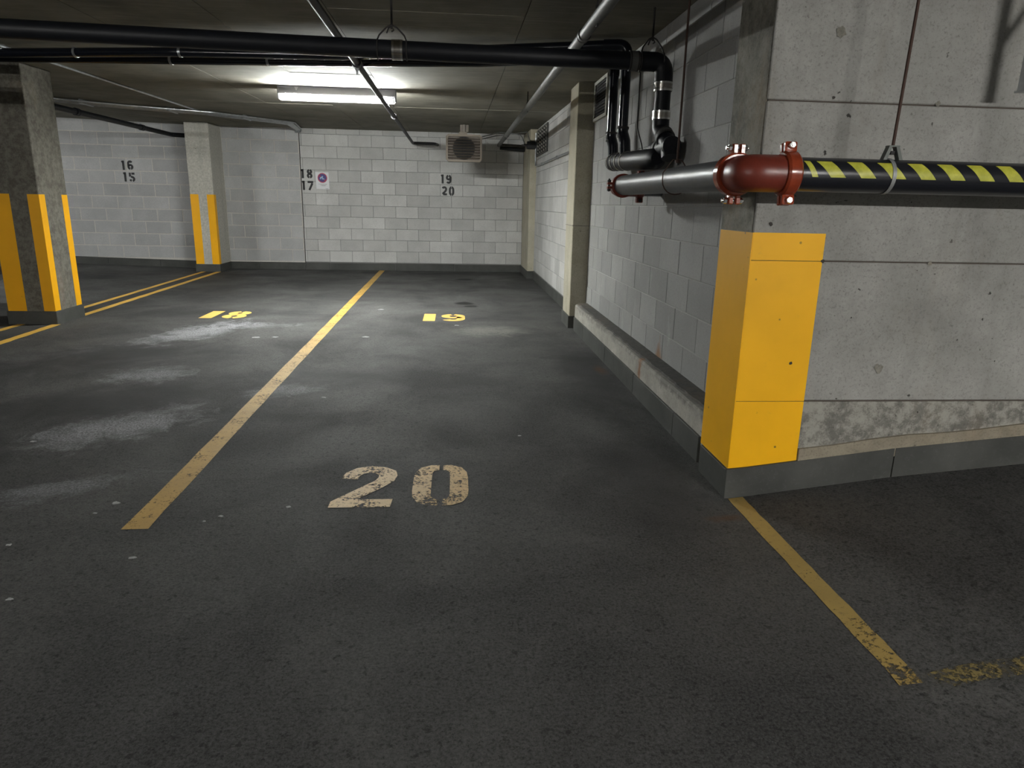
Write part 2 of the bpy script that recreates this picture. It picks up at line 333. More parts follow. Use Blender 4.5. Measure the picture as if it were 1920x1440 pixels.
# ---------------------------------------------------------------- ceiling: slab with shuttering panels
ceil = struct(obj('ceiling', prism(bmesh.new(), [(XL, -5, zc(XL, -5)+.02), (-4.45, -5, zc(0, -5)+.02), (XR, -5, zc(0, -5)+.02), (XR, -5, 2.8), (XL, -5, 2.8)], (0, 18.2, 0.173)), 'ceiling'))
xs = [-10, -8.4, -7.18, -5.96, -4.45, -3.6, -2.38, -1.55, -.78, .44, 1.66, 2.88, 4.1, 5.3, XR]; ys = [-5, -2.6, -.16, 2.28, 4.72, 7.16, 9.6, 12.04, 13.2]
k = 0
for i in range(len(xs)-1):
    for j in range(len(ys)-1):
        x0, x1, y0, y1 = xs[i]+.0025, xs[i+1]-.0025, ys[j]+.0025, ys[j+1]-.0025
        if x0 > 1.6 and y0 > 3: continue
        dz = random.uniform(-.0025, .0025); bm = bmesh.new()
        lo = [bm.verts.new((x, y, zc(x, y)+dz)) for x, y in ((x0, y0), (x1, y0), (x1, y1), (x0, y1))]
        hi = [bm.verts.new((x, y, zc(x, y)+.03)) for x, y in ((x0, y0), (x1, y0), (x1, y1), (x0, y1))]
        bm.faces.new(lo)
        for a in range(4): bm.faces.new((lo[a], lo[(a+1) % 4], hi[(a+1) % 4], hi[a]))
        obj('shuttering_panel', bm, 'ceiling', ceil)

# ---------------------------------------------------------------- block walls
def block_mesh(L, H, D=.05, ch=.003):
    bm = bmesh.new(); x, z = L/2, H/2        # front face at y=0, body towards +y
    f = [bm.verts.new(p) for p in ((-x+ch, 0, -z+ch), (x-ch, 0, -z+ch), (x-ch, 0, z-ch), (-x+ch, 0, z-ch))]
    e = [bm.verts.new(p) for p in ((-x, ch, -z), (x, ch, -z), (x, ch, z), (-x, ch, z))]
    b = [bm.verts.new(p) for p in ((-x, D, -z), (x, D, -z), (x, D, z), (-x, D, z))]
    bm.faces.new(f)
    for i in range(4):
        j = (i+1) % 4; bm.faces.new((f[i], e[i], e[j], f[j])); bm.faces.new((e[i], b[i], b[j], e[j]))
    me = bpy.data.meshes.new('block'); bmesh.ops.recalc_face_normals(bm, faces=bm.faces[:]); bm.to_mesh(me); bm.free(); return me
cache = {}
def blocks(parent, mat, a0, a1, z0, zt, pitch, course, phase, joint, place, rot, first=0, skip=None):
    """running bond between a0 and a1 along the wall; place(a, z) -> location"""
    n = 0; z = z0; k = first
    while z < zt - .02:
        h = min(course, zt - z); ph = phase + (pitch/2 if k % 2 else 0)
        i = math.floor((a0-ph)/pitch); a = ph + i*pitch
        while a < a1 - .012:
            l, r = max(a, a0), min(a+pitch, a1)
            if r-l > .03 and not (skip and skip((l+r)/2, z+h/2)):
                key = (mat, round(r-l-joint, 3), round(h-joint, 3))
                if key not in cache:
                    cache[key] = block_mesh(r-l-joint, h-joint); cache[key].materials.append(M[mat])
                o = bpy.data.objects.new('block', cache[key]); C.objects.link(o); o.parent = parent
                p = place((l+r)/2, z+h/2); o.location = (p[0], p[1], p[2]); o.rotation_euler = (0, 0, rot)
                o.location += Vector((math.sin(rot), -math.cos(rot), 0))*random.uniform(-.0012, .0016)
                n += 1
            a += pitch
        z += course; k += 1
    return n
DW = .006
wb = struct(obj('wall_back', B(-2.73, 1.45, YB+DW, YB+.25, 0, 2.5), 'mortar_dark'))
blocks(wb, 'block', -2.727, 1.25, .143, 2.462, .406, .2025, -.257, .005, lambda a, z: (a, YB, z), 0, 0)
wl = struct(obj('wall_back_left', B(XL, -2.738, YB+.004, YB+.25, 0, 2.62), 'mortar_light'))
blocks(wl, 'block_grey', -4.07, -2.742, .145, 2.47, .410, .2105, -3.369, .013, lambda a, z: (a, YB, z), 0, 0)
blocks(wl, 'block_grey', -9.6, -4.46, .175, 2.53, .436, .2135, -5.925, .015, lambda a, z: (a, YB, z), 0, 0)
XW = 1.36
wr = struct(obj('wall_right', B(XW+.004, XW+.22, 3.12, 7.09, 0, 2.42), 'mortar_mid'))
vent = lambda a, z: 6.42 < a < 7.06 and 2.02 < z < 2.42
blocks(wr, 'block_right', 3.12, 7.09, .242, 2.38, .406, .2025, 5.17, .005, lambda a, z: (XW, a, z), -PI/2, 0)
wf = struct(obj('wall_right_far', B(XW+.006, XW+.22, 7.53, 13.2, 0, 2.46), 'mortar_dark'))
blocks(wf, 'block', 7.53, 12.0, .14, 2.44, .406, .2025, 5.17, .005, lambda a, z: (XW, a, z), -PI/2, 0)
# control joint between the two halves of the back wall
j = obj('trim_1', B(-2.739, -2.728, YB+.001, YB+.02, .12, 2.46), 'black'); struct(j)

# ---------------------------------------------------------------- cast wall beside the ramp: four lifts of shuttering
YC, XC = 2.772, 1.207
wc = struct(obj('wall_ramp', B(XC+.006, XR, YC+.006, 3.112, -.02, 2.40), 'joint_dirt'))
def lift(z0, z1, mat):
    o = obj('panel', box(bmesh.new(), XC, XR, YC, 3.12, z0, z1, .0035), mat, wc); return o
lift(.449, 1.044, 'conc_wall'); lift(1.049, 1.657, 'conc_wall'); lift(1.662, 2.39, 'conc_wall')
obj('panel', B(XC, XR, YC, 3.12, -.02, .443), 'conc_low', wc)
# weathered narrow face of the corner
obj('corner_face', B(XC-.003, XC+.003, YC+.012, 3.118, 1.16, 2.38), 'conc_corner', wc)
def ramp_strip(x0, x1, h0, h1, y0, y1, mat, name, parent, jag=0, n=14):
    bm = bmesh.new(); X = [x0+(x1-x0)*i/n for i in range(n+1)]
    lo = [zf(x, 0)+h0 for x in X]; hi = [zf(x, 0)+h1+(random.uniform(-jag, jag) if 0 < i < n else 0) for i, x in enumerate(X)]
    poly = [(x, y0, z) for x, z in zip(X, lo)] + [(x, y0, z) for x, z in zip(X[::-1], hi[::-1])]
    return obj(name, prism(bm, poly, (0, y1-y0, 0)), mat, parent)
ramp_strip(1.515, XR, .10, .192, YC-.012, YC, 'conc_ledge', 'cement_ledge', wc, .006, 30)
# tie holes and plugs
for (x, z, r, mt) in ((1.467, 1.908, .020, 'conc_corner'), (1.47, 1.675, .006, 'pit'), (1.90, 1.665, .010, 'conc_corner'), (1.513, 1.047, .008, 'pit'), (1.98, 1.045, .009, 'conc_corner'), (1.829, .594, .020, 'conc_corner'), (1.829, .594, .009, 'pit'), (1.275, 1.192, .008, 'pit'), (1.43, .615, .007, 'pit'), (2.9, .6, .013, 'pit'), (2.75, 1.9, .02, 'conc_corner')):
    bm = bmesh.new(); n = 16; o_ = [bm.verts.new((x+r*k_*math.cos(2*PI*i/n), YC-.0032, z+r*k_*math.sin(2*PI*i/n))) for i in range(n) for k_ in [random.uniform(.75, 1.25)]]; c_ = bm.verts.new((x, YC-.0034, z))
    for i in range(n): bm.faces.new((o_[i], o_[(i+1) % n], c_))
    obj('tie_hole', bm, mt, wc)
# yellow corner paint
yp = thing('corner_paint', 'big yellow painted block on the concrete corner beside the ramp', 'paint', loc=(XC, YC, .13)); off = Vector((XC, YC, .13))
def ypc(name, bm, mat='yellow'):
    bmesh.ops.translate(bm, verts=bm.verts[:], vec=-off); return obj(name, bm, mat, yp)
for z0, z1 in ((.135, .4448), (.4472, 1.0452), (1.0476, 1.158)):
    bm = bmesh.new(); zz = lambda x: (z0 if z0 > .2 else zf(x, 0)+.135)
    prism(bm, [(XC, YC-.002, zz(XC)), (1.512, YC-.002, zz(1.512)), (1.512, YC-.002, z1), (XC, YC-.002, z1)], (0, .0025, 0)); ypc('front_paint', bm)
    if z0 < .2: ypc('side_paint', B(XC-.0035, XC+.0005, YC-.001, 3.12, z0, 1.157))
# ---------------------------------------------------------------- kerb along the right wall
kb = thing('kerb', 'long pale concrete kerb with a dirty top under the right block wall', 'kerb', loc=(1.3, 5.06, 0))
off2 = Vector((1.3, 5.06, 0))
def kadd(name, bm, mat):
    bmesh.ops.translate(bm, verts=bm.verts[:], vec=-off2); return obj(name, bm, mat, kb)
bm = bmesh.new(); n = 26; rows = []
for i in range(n+1):
    y = 3.125+(7.0-3.125)*i/n; w1 = random.uniform(-.004, .004)
    rows.append([bm.verts.new(p) for p in ((1.236, y, .0), (1.236, y, .245+w1), (1.243, y, .262+w1), (1.365, y, .272), (1.365, y, 0))])
for a, b in zip(rows, rows[1:]):
    for q in range(4): bm.faces.new((a[q], a[q+1], b[q+1], b[q]))
bm.faces.new(rows[0]); bm.faces.new(rows[-1][::-1])
kadd('kerb_body', bm, 'conc_kerb')
bm = bmesh.new(); rows = []
for i in range(61):
    y = 3.126+(6.99-3.126)*i/60; e = 1.258+random.uniform(-.006, .008)
    rows.append([bm.verts.new(p) for p in ((e, y, .2655), (e+.006, y, .2745), (1.3615, y, .277))])
for a, b in zip(rows, rows[1:]):
    for q in range(2): bm.faces.new((a[q], a[q+1], b[q+1], b[q]))
kadd('grime', bm, 'kerb_dirt')
# ---------------------------------------------------------------- skirting boards
def skirt(name): return sempty(name)
sb = skirt('baseboard_back')
def board_x(par, x0, x1, y, h=.128, th=.02):
    e = random.uniform(-.003, .003)
    a_, b_ = x0+.003, x1-.003
    obj('board', prism(bmesh.new(), [(a_, y-th, zf(a_)-.02), (b_, y-th, zf(b_)-.02), (b_, y-th, zf(b_)+h+e), (a_, y-th, zf(a_)+h+e)], (0, th+.004, 0)), 'skirt', par)
for a, b in zip([-2.73, -2.3, -1.1, -.0], [-2.3, -1.1, -.0, 1.25]): board_x(sb, a, b, YB)
for a, b in zip([-10, -9.0, -8.0, -7.1, -6.2, -5.3, -4.07, -3.55], [-9.0, -8.0, -7.1, -6.2, -5.3, -4.46, -3.55, -2.73]): board_x(sb, a, b, YB)
sr = skirt('baseboard_right')
def board_y(par, x, y0, y1, h=.128, th=.018, z0=-.01):
    obj('board', B(x-th, x+.004, y0+.003, y1-.003, z0, h+random.uniform(-.003, .003), bev=.002), 'skirt', par)
for a, b in ((7.56, 8.2), (8.2, 9.05), (9.05, 10.2), (10.2, 12.0)): board_y(sr, XW, a, b)
for a, b in ((3.2, 3.62), (3.62, 4.52), (4.52, 5.45), (5.45, 6.45), (6.45, 6.98)): board_y(sr, 1.236, a, b, .135, .014)
board_y(sr, XC, 2.765, 3.1, .133, .012)
sc_ = skirt('baseboard_ramp')
for a, b in ((1.195, 1.957), (1.963, 3.1), (3.106, 4.3), (4.306, 5.6)):
    ramp_strip(a, b, -.03, .137, YC-.014, YC, 'skirt', 'board', sc_, 0, 8)

# ---------------------------------------------------------------- columns and pillars
def column(x0, x1, y0, y1, h, mat, name, label, stripes, skirt_h=.128, zb=0, sk=.012, sides='fr'):
    cx_, cy_ = (x0+x1)/2, (y0+y1)/2; o = thing(name, label, 'column', loc=(cx_, cy_, zb))
    def add(nm, bm, mt):
        bmesh.ops.translate(bm, verts=bm.verts[:], vec=(-cx_, -cy_, -zb)); return obj(nm, bm, mt, o)
    add('shaft', B(x0, x1, y0, y1, zb-.02, h, bev=.006), mat)
    add('skirting', B(x0-sk, x1+sk, y0-sk, y1+(sk if y1 < 13 else 0), zb-.02, zb+skirt_h, bev=.003), 'skirt')
    for (face, a0, a1) in stripes:
        z0, z1 = zb+skirt_h+.002, 1.245 if y0 < 10 else 1.297
        if face == 'f': bm = B(a0, a1, y0-.0015, y0+.001, z0, z1)
        elif face == 'r': bm = B(x1-.001, x1+.0015, a0, a1, z0, z1)
        else: bm = B(x0-.0015, x0+.001, a0, a1, z0, z1)
        add('painted_stripe', bm, 'yellow_col')
    return o
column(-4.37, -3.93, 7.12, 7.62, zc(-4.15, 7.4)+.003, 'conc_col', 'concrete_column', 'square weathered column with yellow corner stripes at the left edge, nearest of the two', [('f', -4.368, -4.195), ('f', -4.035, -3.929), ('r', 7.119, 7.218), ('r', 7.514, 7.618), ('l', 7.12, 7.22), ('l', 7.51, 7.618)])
column(-4.46, -4.07, 12.5, YB+.01, 2.45, 'conc_col_b', 'concrete_column', 'pitted pale column with two yellow stripes against the back wall', [('f', -4.458, -4.322), ('f', -4.185, -4.069), ('r', 12.5, 12.60)])
p = column(1.192, XW+.02, 7.09, 7.53, 2.40, 'conc_pillar', 'wall_pillar', 'cream concrete pillar halfway along the right wall, past the kerb', [])
bm = B(1.188, XW, 7.086, 7.53, 1.045, 1.052); bmesh.ops.translate(bm, verts=bm.verts[:], vec=(-(1.192+XW+.02)/2, -7.31, 0)); obj('pour_joint', bm, 'conc_corner', p)
column(1.252, XW+.02, 12.0, YB+.01, 2.45, 'conc_pillar', 'wall_pillar', 'narrow stained pillar in the far right corner', [])

# ---------------------------------------------------------------- other walls, outside the picture, that close the garage
struct(obj('wall_left', B(XL-.2, XL, -5, 13.3, -.1, 2.7), 'cove_wall'))
struct(obj('wall_behind', B(XL, XR, -5.2, -5, -.1, 2.7), 'cove_wall'))
struct(obj('wall_far_right', B(XR, XR+.2, -5, 3.2, 0, 2.7), 'cove_wall'))

# ---------------------------------------------------------------- fluorescent fixtures
def fixture(cx_, cyy, label, tube_mat, strength_note=None):
    zt = zc(cx_, cyy); o = thing('fluorescent_fixture', label, 'ceiling light', loc=(cx_, cyy, zt)); L = .61
    obj('housing', box(bmesh.new(), -L, L, .0, .12, -.085, -.001, .004), 'housing', o)
    obj('end_plate', B(-L-.01, -L, .0, .12, -.125, -.001), 'housing', o); obj('end_plate', B(L, L+.01, .0, .12, -.125, -.001), 'housing', o)
    for y in (.020, .052):
        tb = obj('fluorescent_tube', T([(-L+.03, y, -.112), (L-.03, y, -.112)], .013, 10), tube_mat, o, True)
        for s in (-1, 1): obj('tube_socket', B(s*(L-.03)-.012*(s < 0), s*(L-.03)+.012*(s > 0), y-.012, y+.012, -.128, -.084), 'white_enamel', tb)
    bm = bmesh.new(); g = .0013          # wire guard
    prof = [(-.004, -.075), (-.018, -.12), (-.01, -.137), (.085, -.137), (.125, -.12), (.124, -.075)]
    for i in range(41):
        x = -L+.01+(2*L-.02)*i/40; tube(bm, [(x, a, b) for a, b in prof], g, 4)
    for a, b in prof[:5]: tube(bm, [(-L, a, b), (L, a, b)], g, 4)
    gd = obj('wire_guard', bm, 'wire_white', o)
    for x in (-.42, .42): obj('guard_clip', prism(bmesh.new(), [(x-.02, -.001, -.01), (x+.02, -.001, -.01), (x+.005, -.001, -.045), (x-.005, -.001, -.045)], (0, -.004, 0)), 'white_enamel', o)
    return o
fixture(-1.25, 8.02, 'lit fluorescent tube light in a wire guard on the ceiling', 'tube')
fixture(3.0, -2.6, 'fluorescent tube light over the ramp behind the camera', 'tube2')
fixture(-7.6, 8.6, 'fluorescent tube light over the stalls beyond the left column', 'tube3')
fixture(-5.0, -1.9, 'unseen fluorescent fill light added over the aisle behind the camera', 'tube_fill')  # added fill lamp, brightens the yellow corner's side and the left column

# ---------------------------------------------------------------- fire main with red fittings
fm = thing('fire_main_pipe', 'grey and black pipe with a red elbow and yellow hazard tape around the concrete corner', 'pipe', loc=(1.065, 2.53, 1.375))
OF = Vector((1.065, 2.53, 1.375))
def F(name, bm, mat, smooth=True, par=None):
    bmesh.ops.translate(bm, verts=bm.verts[:], vec=-OF); return obj(name, bm, mat, par or fm, smooth)
XP, YP, ZP, RP = 1.065, 2.53, 1.375, .060
F('pipe', T([(XP, YP+.12, ZP), (XP, 4.52, ZP+.002)], RP, 32), 'grey_pipe')['label'] = 'grey painted pipe along the block wall'
F('pipe', T([(XP+.12, YP, ZP), (XR, YP, ZP-.005)], RP, 32), 'tape_black')['label'] = 'black pipe across the concrete wall'
F('elbow', T([(XP, YP+.13, ZP), (XP, YP+.10, ZP), (XP, YP, ZP), (XP+.10, YP, ZP), (XP+.13, YP, ZP)], .066, 28, fil=.10), 'red')
F('elbow', T([(XP, 4.50, ZP), (XP, 4.64, ZP), (XP+.14, 4.64, ZP)], .064, 20, fil=.10), 'red')
F('pipe', T([(XP+.12, 4.64, ZP), (XW+.01, 4.64, ZP)], RP, 20), 'grey_pipe')
def coupling(c, ax, lug, mat='red_gloss', s=1.0):
    """two half shells bolted at lugs on either side"""
    c = Vector(c); ax = Vector(ax); lug = Vector(lug); w_ = .026*s
    bm = lathe(bmesh.new(), c, ax, [(-w_, .064*s), (-w_, .073*s), (-w_*.72, .080*s), (w_*.72, .080*s), (w_, .073*s), (w_, .064*s)], 32)
    side = ax.cross(lug)
    for s_ in (-1, 1):
        for q in (-1, 1):      # lug pads, one per half shell
            p = c + lug*s_*.092*s + side*q*.014*s
            bx = box(bmesh.new(), -.5, .5, -.5, .5, -.5, .5, .1)
            mtx = Matrix((( *(ax*w_*1.7),), ( *(side*.017*s),), (*(lug*.036*s),))).transposed()
            for v in bx.verts: v.co = p + mtx @ v.co
            me = bpy.data.meshes.new('t'); bx.to_mesh(me); bx.free(); bm.from_mesh(me); bpy.data.meshes.remove(me)
    o = F('coupling', bm, mat)
    for s_ in (-1, 1):
        p = c + lug*s_*.096*s
        b2 = bmesh.new(); tube(b2, [p-side*.045*s, p+side*.040*s], .0065*s, 10)
        for q in (-1, 1): lathe(b2, p+side*q*.034*s, side*q, [(-.010, .0125*s), (.001, .0125*s), (.003, .010*s)], 6)
        F('bolt', b2, 'zinc' if mat == 'red_gloss' else 'rod_dark', True, o)
    return o
coupling((XP, YP+.138, ZP), (0, 1, 0), (0, 0, 1)); coupling((XP+.138, YP, ZP), (1, 0, 0), (0, .12, .993))
coupling((XP, 4.49, ZP), (0, 1, 0), (1, 0, 0), 'red', .92); coupling((XP+.15, 4.64, ZP), (1, 0, 0), (0, 0, 1), 'red', .92)
# hazard tape: dark strip with slanting yellow bars wrapped on the upper front of the pipe
def wrap(bm, x0, x1, a0, a1, r, skew, n=8):
    R = [[], []]
    for i in range(n+1):
        a = a0+(a1-a0)*i/n; dx = skew*(1-i/n)
        for k_, x in enumerate((x0, x1)): R[k_].append(bm.verts.new((x+dx, YP-r*math.cos(a), ZP+r*math.sin(a))))
    for i in range(n): bm.faces.new((R[0][i], R[1][i], R[1][i+1], R[0][i+1]))
    return bm
A0, A1 = math.radians(-10), math.radians(46)
F('tape_backing', wrap(bmesh.new(), 1.238, 5.0, A0-.03, A1+.03, RP+.0006, 0), 'tape_black')
x = 1.225
while x < 4.2:
    xa, sk = x, .052
    if x < 1.24: F('tape_stripe', wrap(bmesh.new(), 1.24, 1.262, A0, A1, RP+.0014, .03), 'tape_yellow')
    else: F('tape_stripe', wrap(bmesh.new(), x-.052, x+.004, A0, A1, RP+.0014, .052), 'tape_yellow')
    x += .1135
# clevis hanger on the taped pipe
h1 = thing('pipe_hanger', 'long rusty rod and strap holding the taped pipe before the concrete wall', 'pipe hanger', loc=(1.60, YP, zc(1.6, YP)))
def local(o): 
    L_ = Vector(o.location)
    def add(name, bm, mat, smooth=False, par=None):
        bmesh.ops.translate(bm, verts=bm.verts[:], vec=-L_); return obj(name, bm, mat, par or o, smooth)
    return add
a = local(h1)
a('rod', T([(1.615, YP, zc(1.6, YP)+.01), (1.59, YP, 1.475)], .0055, 10), 'rod', True)
bm = bmesh.new(); n = 30
for i in range(n):
    for s in (0, 1):
        pass
def strap(c, ax, R, w_, a0=0, a1=2*PI, th=.002, n=30, tilt=0):
    ax = Vector(ax); bm = bmesh.new(); nn = ax.orthogonal().normalized(); b = ax.cross(nn); prev = None
    for i in range(n+1):
        A = a0+(a1-a0)*i/n; d = math.cos(A)*nn+math.sin(A)*b; q = []
        for rr_ in (R, R+th):
            for s in (-1, 1): q.append(bm.verts.new(Vector(c)+d*rr_+ax*(s*w_/2 + tilt*math.cos(A))))
        if prev:
            for u_, v_ in ((0, 1), (1, 3), (3, 2), (2, 0)): bm.faces.new((prev[u_], prev[v_], q[v_], q[u_]))
        prev = q
    return bm
a('strap', strap((1.575, YP, ZP), (1, 0, 0), RP+.002, .014), 'strap', True)
for s in (-1, 1):
    bm = prism(bmesh.new(), [(1.59+s*.006, YP-.012, 1.482), (1.59+s*.02, YP-.012, 1.478), (1.59+s*.040, YP-.014, 1.425), (1.59+s*.026, YP-.014, 1.425)], (0, .024, 0)); a('clevis_arm', bm, 'hanger_green')
a('nut', lathe(bmesh.new(), (1.59, YP, 1.452), (0, 0, 1), [(0, .012), (.012, .012)], 6), 'rod_dark'); a('washer', B(1.57, 1.61, YP-.013, YP+.013, 1.478, 1.483), 'hanger_green')
def loop_hanger(x, y, zp, R, label, ax=(1, 0, 0), rodtop=None, mat='rod_dark', bow=.05, th=.004, w_=.012):
    zt = rodtop or zc(x, y)+.01; o = thing('pipe_hanger', label, 'pipe hanger', 'hanger rods on the ceiling pipes', loc=(x, y, zt)); del o['group']; a = local(o); ax = Vector(ax); side = Vector((0, 0, 1)).cross(ax)
    top = zp+R+bow
    a('rod', T([(x, y, zt), (x, y, top-.012)], .0055, 8), mat, True)
    a('nut', lathe(bmesh.new(), (x, y, top-.016), (0, 0, 1), [(0, .012), (.014, .012)], 6), mat)
    c = Vector((x, y, zp))
    pts = [c+Vector((0, 0, top-zp))]
    r_ = [c+side*.35*R+Vector((0, 0, R+bow*.92)), c+side*(R+.004)+Vector((0, 0, R*.55)), c+side*(R+.004)]
    l_ = [c-side*.35*R+Vector((0, 0, R+bow*.92)), c-side*(R+.004)+Vector((0, 0, R*.55)), c-side*(R+.004)]
    under = [c+(R+.004)*(-side*math.cos(A)-Vector((0, 0, 1))*math.sin(A)) for A in [PI*i/10 for i in range(1, 10)]]
    P_ = pts + l_ + under + r_[::-1] + pts
    a('loop', T(P_, th, 6), mat, True); return o
# hangers
loop_hanger(XP, 3.40, ZP, .062, 'thin rod with a wire loop around the grey pipe by the block wall', (0, 1, 0), mat='rod', bow=.035, th=.0028)

# ---------------------------------------------------------------- big drain pipe across the ceiling and its drop
d1 = thing('drain_pipe', 'thick black pipe across the ceiling that drops down the right block wall with steel bands', 'pipe', loc=(0, 4.38, 2.1)); a = local(d1)
def p1(x): return (x, 4.35+.02*max(0, x), 2.12-.014*(x+2.5) if x < 0 else 2.085)
a('pipe', T([p1(-9.6), p1(-2.5), p1(0), (1.12, 4.38, 2.085)], .050, 24), 'black_pipe', True)
a('elbow', T([(1.10, 4.38, 2.085), (1.245, 4.38, 2.085), (1.245, 4.36, 1.93)], .055, 24, fil=.1), 'black_pipe', True)
a('pipe', T([(1.245, 4.36, 1.95), (1.245, 4.36, 1.75)], .048, 20), 'black_pipe', True)
a('offset_bend', T([(1.245, 4.36, 1.77), (1.245, 4.36, 1.70), (1.262, 4.20, 1.60), (1.262, 4.17, 1.53)], .051, 20, fil=.09), 'black_pipe', True)
a('lower_elbow', T([(1.262, 4.155, 1.595), (1.262, 4.50, 1.595)], .054, 20), 'black_pipe', True)
a('cleanout_cap', lathe(bmesh.new(), (1.262, 4.145, 1.595), (0, 1, 0), [(0, .04), (0, .056), (.03, .058), (.03, .05)], 20), 'black_pipe', True)
for (c, ax, R, w_, mt) in (((1.245, 4.36, 1.945), (0, 0, 1), .052, .052, 'steel_band'), ((1.245, 4.36, 1.785), (0, 0, 1), .052, .05, 'steel_band'), ((1.252, 4.28, 1.655), (.1, -.82, -.56), .054, .05, 'rubber_grey'),
                            ((1.262, 4.38, 1.595), (0, 1, 0), .056, .07, 'rubber_grey'), ((1.06, 4.38, 2.085), (1, 0, 0), .053, .06, 'rubber_grey'), ((-.326, 4.35, 2.089), (1, 0, 0), .0525, .062, 'steel_band')):
    b = a('band', strap(c, Vector(ax).normalized(), R, w_, th=.0025), mt, True)
    c = Vector(c); axn = Vector(ax).normalized(); sd = axn.cross(Vector((0, 1, 0)) if abs(axn.y) < .5 else Vector((1, 0, 0))).normalized()
    for s in (-1, 1): a('band_clamp', strap(c+axn*s*w_*.38, axn, R+.002, .010, th=.0015), 'zinc' if mt == 'steel_band' else 'rod_dark', True, b)
a('header', T([(1.225, 4.30, 1.535), (1.225, 4.34, 1.535), (1.225, 5.22, 1.565), (1.225, 5.55, 1.575), (1.225, 5.66, 1.578)], [.04, .063, .063, .060, .012], 28), 'black_pipe', True)
for y in (5.06, 5.22, 5.36, 5.48): a('clamp_ring', strap((1.225, y, 1.535+.035*(y-4.34)), (0, 1, 0), .064, .022, th=.003), 'steel_band', True)
def wide_hanger(x, y, zp, R, hw, label):
    o = thing('pipe_hanger', label, 'pipe hanger', loc=(x, y, zc(x, y))); a = local(o); top = zp+R+.075
    a('rod', T([(x, y-.01, zc(x, y)+.01), (x, y-.01, top-.02)], .006, 8), 'rod_dark', True)
    a('hook', T([(x-.028, y-.02, top-.045), (x-.018, y-.014, top-.018), (x, y-.012, top-.006), (x+.012, y-.014, top-.028), (x, y-.018, top-.036)], .0045, 6), 'rod_dark', True)
    for s_ in (-1, 1):
        a('loop', T([(x, y-.01, top), (x+s_*hw*.35, y-.01, top-.012), (x+s_*hw*.86, y-.015, top-.055), (x+s_*hw, y-.025, zp+R*.85), (x+s_*hw, y-R*.78, zp+R*.66), (x+s_*hw, y-R-.003, zp), (x+s_*hw, y-R*.7, zp-R*.74), (x+s_*hw, y, zp-R-.003)], .0045, 6, fil=.012), 'rod_dark', True)
    return o
wide_hanger(-.355, 4.35, 2.089, .052, .082, 'black rod and open loop beside the steel band on the thick ceiling pipe')
wide_hanger(1.165, 4.38, 2.085, .056, .066, 'black rod and open loop at the elbow of the thick ceiling pipe')
# the pair of slimmer glossy drains
def gloss(label, path, ydrop, rz, rings):
    o = thing('drain_pipe', label, 'pipe', loc=(path[-1][0], ydrop, 2.0)); a = local(o)
    a('pipe', T([p for p in path], .034, 18, fil=.3), 'black_gloss', True)
    xl, yl, zl = path[-1]
    a('elbow', T([(xl-.02, yl, zl), (1.2, ydrop, zl), (1.2, ydrop, zl-.14)], .039, 18, fil=.09), 'black_gloss', True)
    a('drop', T([(1.2, ydrop, zl-.10), (1.2, ydrop, 1.80)], .035, 18), 'black_gloss', True)
    a('socket', T([(1.2, ydrop, 1.80), (1.2, ydrop, 1.76), (1.215, ydrop-.02, 1.70), (1.22, ydrop-.03, 1.60)], .040, 18, fil=.04), 'black_gloss', True)
    for z in (1.79, 1.735): a('band', strap((1.2+(.004 if z < 1.75 else 0), ydrop, z), (0, 0, 1), .0405, .014, th=.003), 'rod_dark', True)
    for x_ in rings:
        # find the path point
        for p, q in zip(path, path[1:]):
            if p[0] <= x_ <= q[0]:
                f_ = (x_-p[0])/(q[0]-p[0]); c = Vector(p).lerp(Vector(q), f_); dr = (Vector(q)-Vector(p)).normalized(); a('band', strap(c, dr, .0345, .02, th=.003), 'galv', True)
    return o
gloss('slim glossy black pipe above the thick one, right of the two drops', [(-9.5, 6.45, 2.325), (-3.6, 6.27, 2.325), (-2.17, 5.97, 2.325), (-.88, 5.86, 2.325), (1.06, 5.2, 2.335)], 5.16, 0, (-2.95, -2.1, .85))
gloss('slim glossy black pipe behind the thick one, left of the two drops', [(-9.5, 6.75, 2.33), (-3.6, 6.5, 2.33), (-.91, 6.12, 2.325), (.2, 5.95, 2.33), (1.06, 5.62, 2.335)], 5.54, 0, (-2.3, -1.5))
tag(obj('control_cable', T([(1.262, 5.0, 2.2), (1.262, 5.0, 1.78), (1.262, 4.85, 1.66), (1.262, 4.80, 1.60)], .005, 6, fil=.08), 'rod_dark', None, True), 'thin dark cable down the wall beside the glossy drops', 'cable')

# ---------------------------------------------------------------- sprinkler lines running towards the back wall
def sprinkler(x, y0, y1, z, r, mat, label, fits, tail):
    o = thing('sprinkler_pipe', label, 'pipe', loc=(x, (y0+y1)/2, z)); a = local(o)
    a('pipe', T([(x, y0, z), (x, y1, z)]+tail, r, 18, fil=.06), mat, True)
    for (y, rf, L_) in fits: a('fitting', lathe(bmesh.new(), (x, y, z), (0, 1, 0), [(-L_, r), (-L_, rf), (-L_*.6, rf), (-L_*.55, rf*.92), (L_*.55, rf*.92), (L_*.6, rf), (L_, rf), (L_, r)], 18), mat, True)
    return o, a
o, a = sprinkler(-.73, -4.5, 12.86, 2.245, .024, 'dark_steel', 'dark sprinkler pipe passing right in front of the ceiling light', [(5.7, .038, .06), (9.0, .036, .035), (2.0, .036, .05)], [(-.35, 12.9, 2.245), (-.30, 13.12, 2.245)])
a('sprinkler_head', lathe(bmesh.new(), (-.73, 5.7, 2.20), (0, 0, -1), [(-.03, .014), (.0, .014), (.012, .008), (.03, .008), (.032, .018), (.034, .018)], 12), 'galv', True)
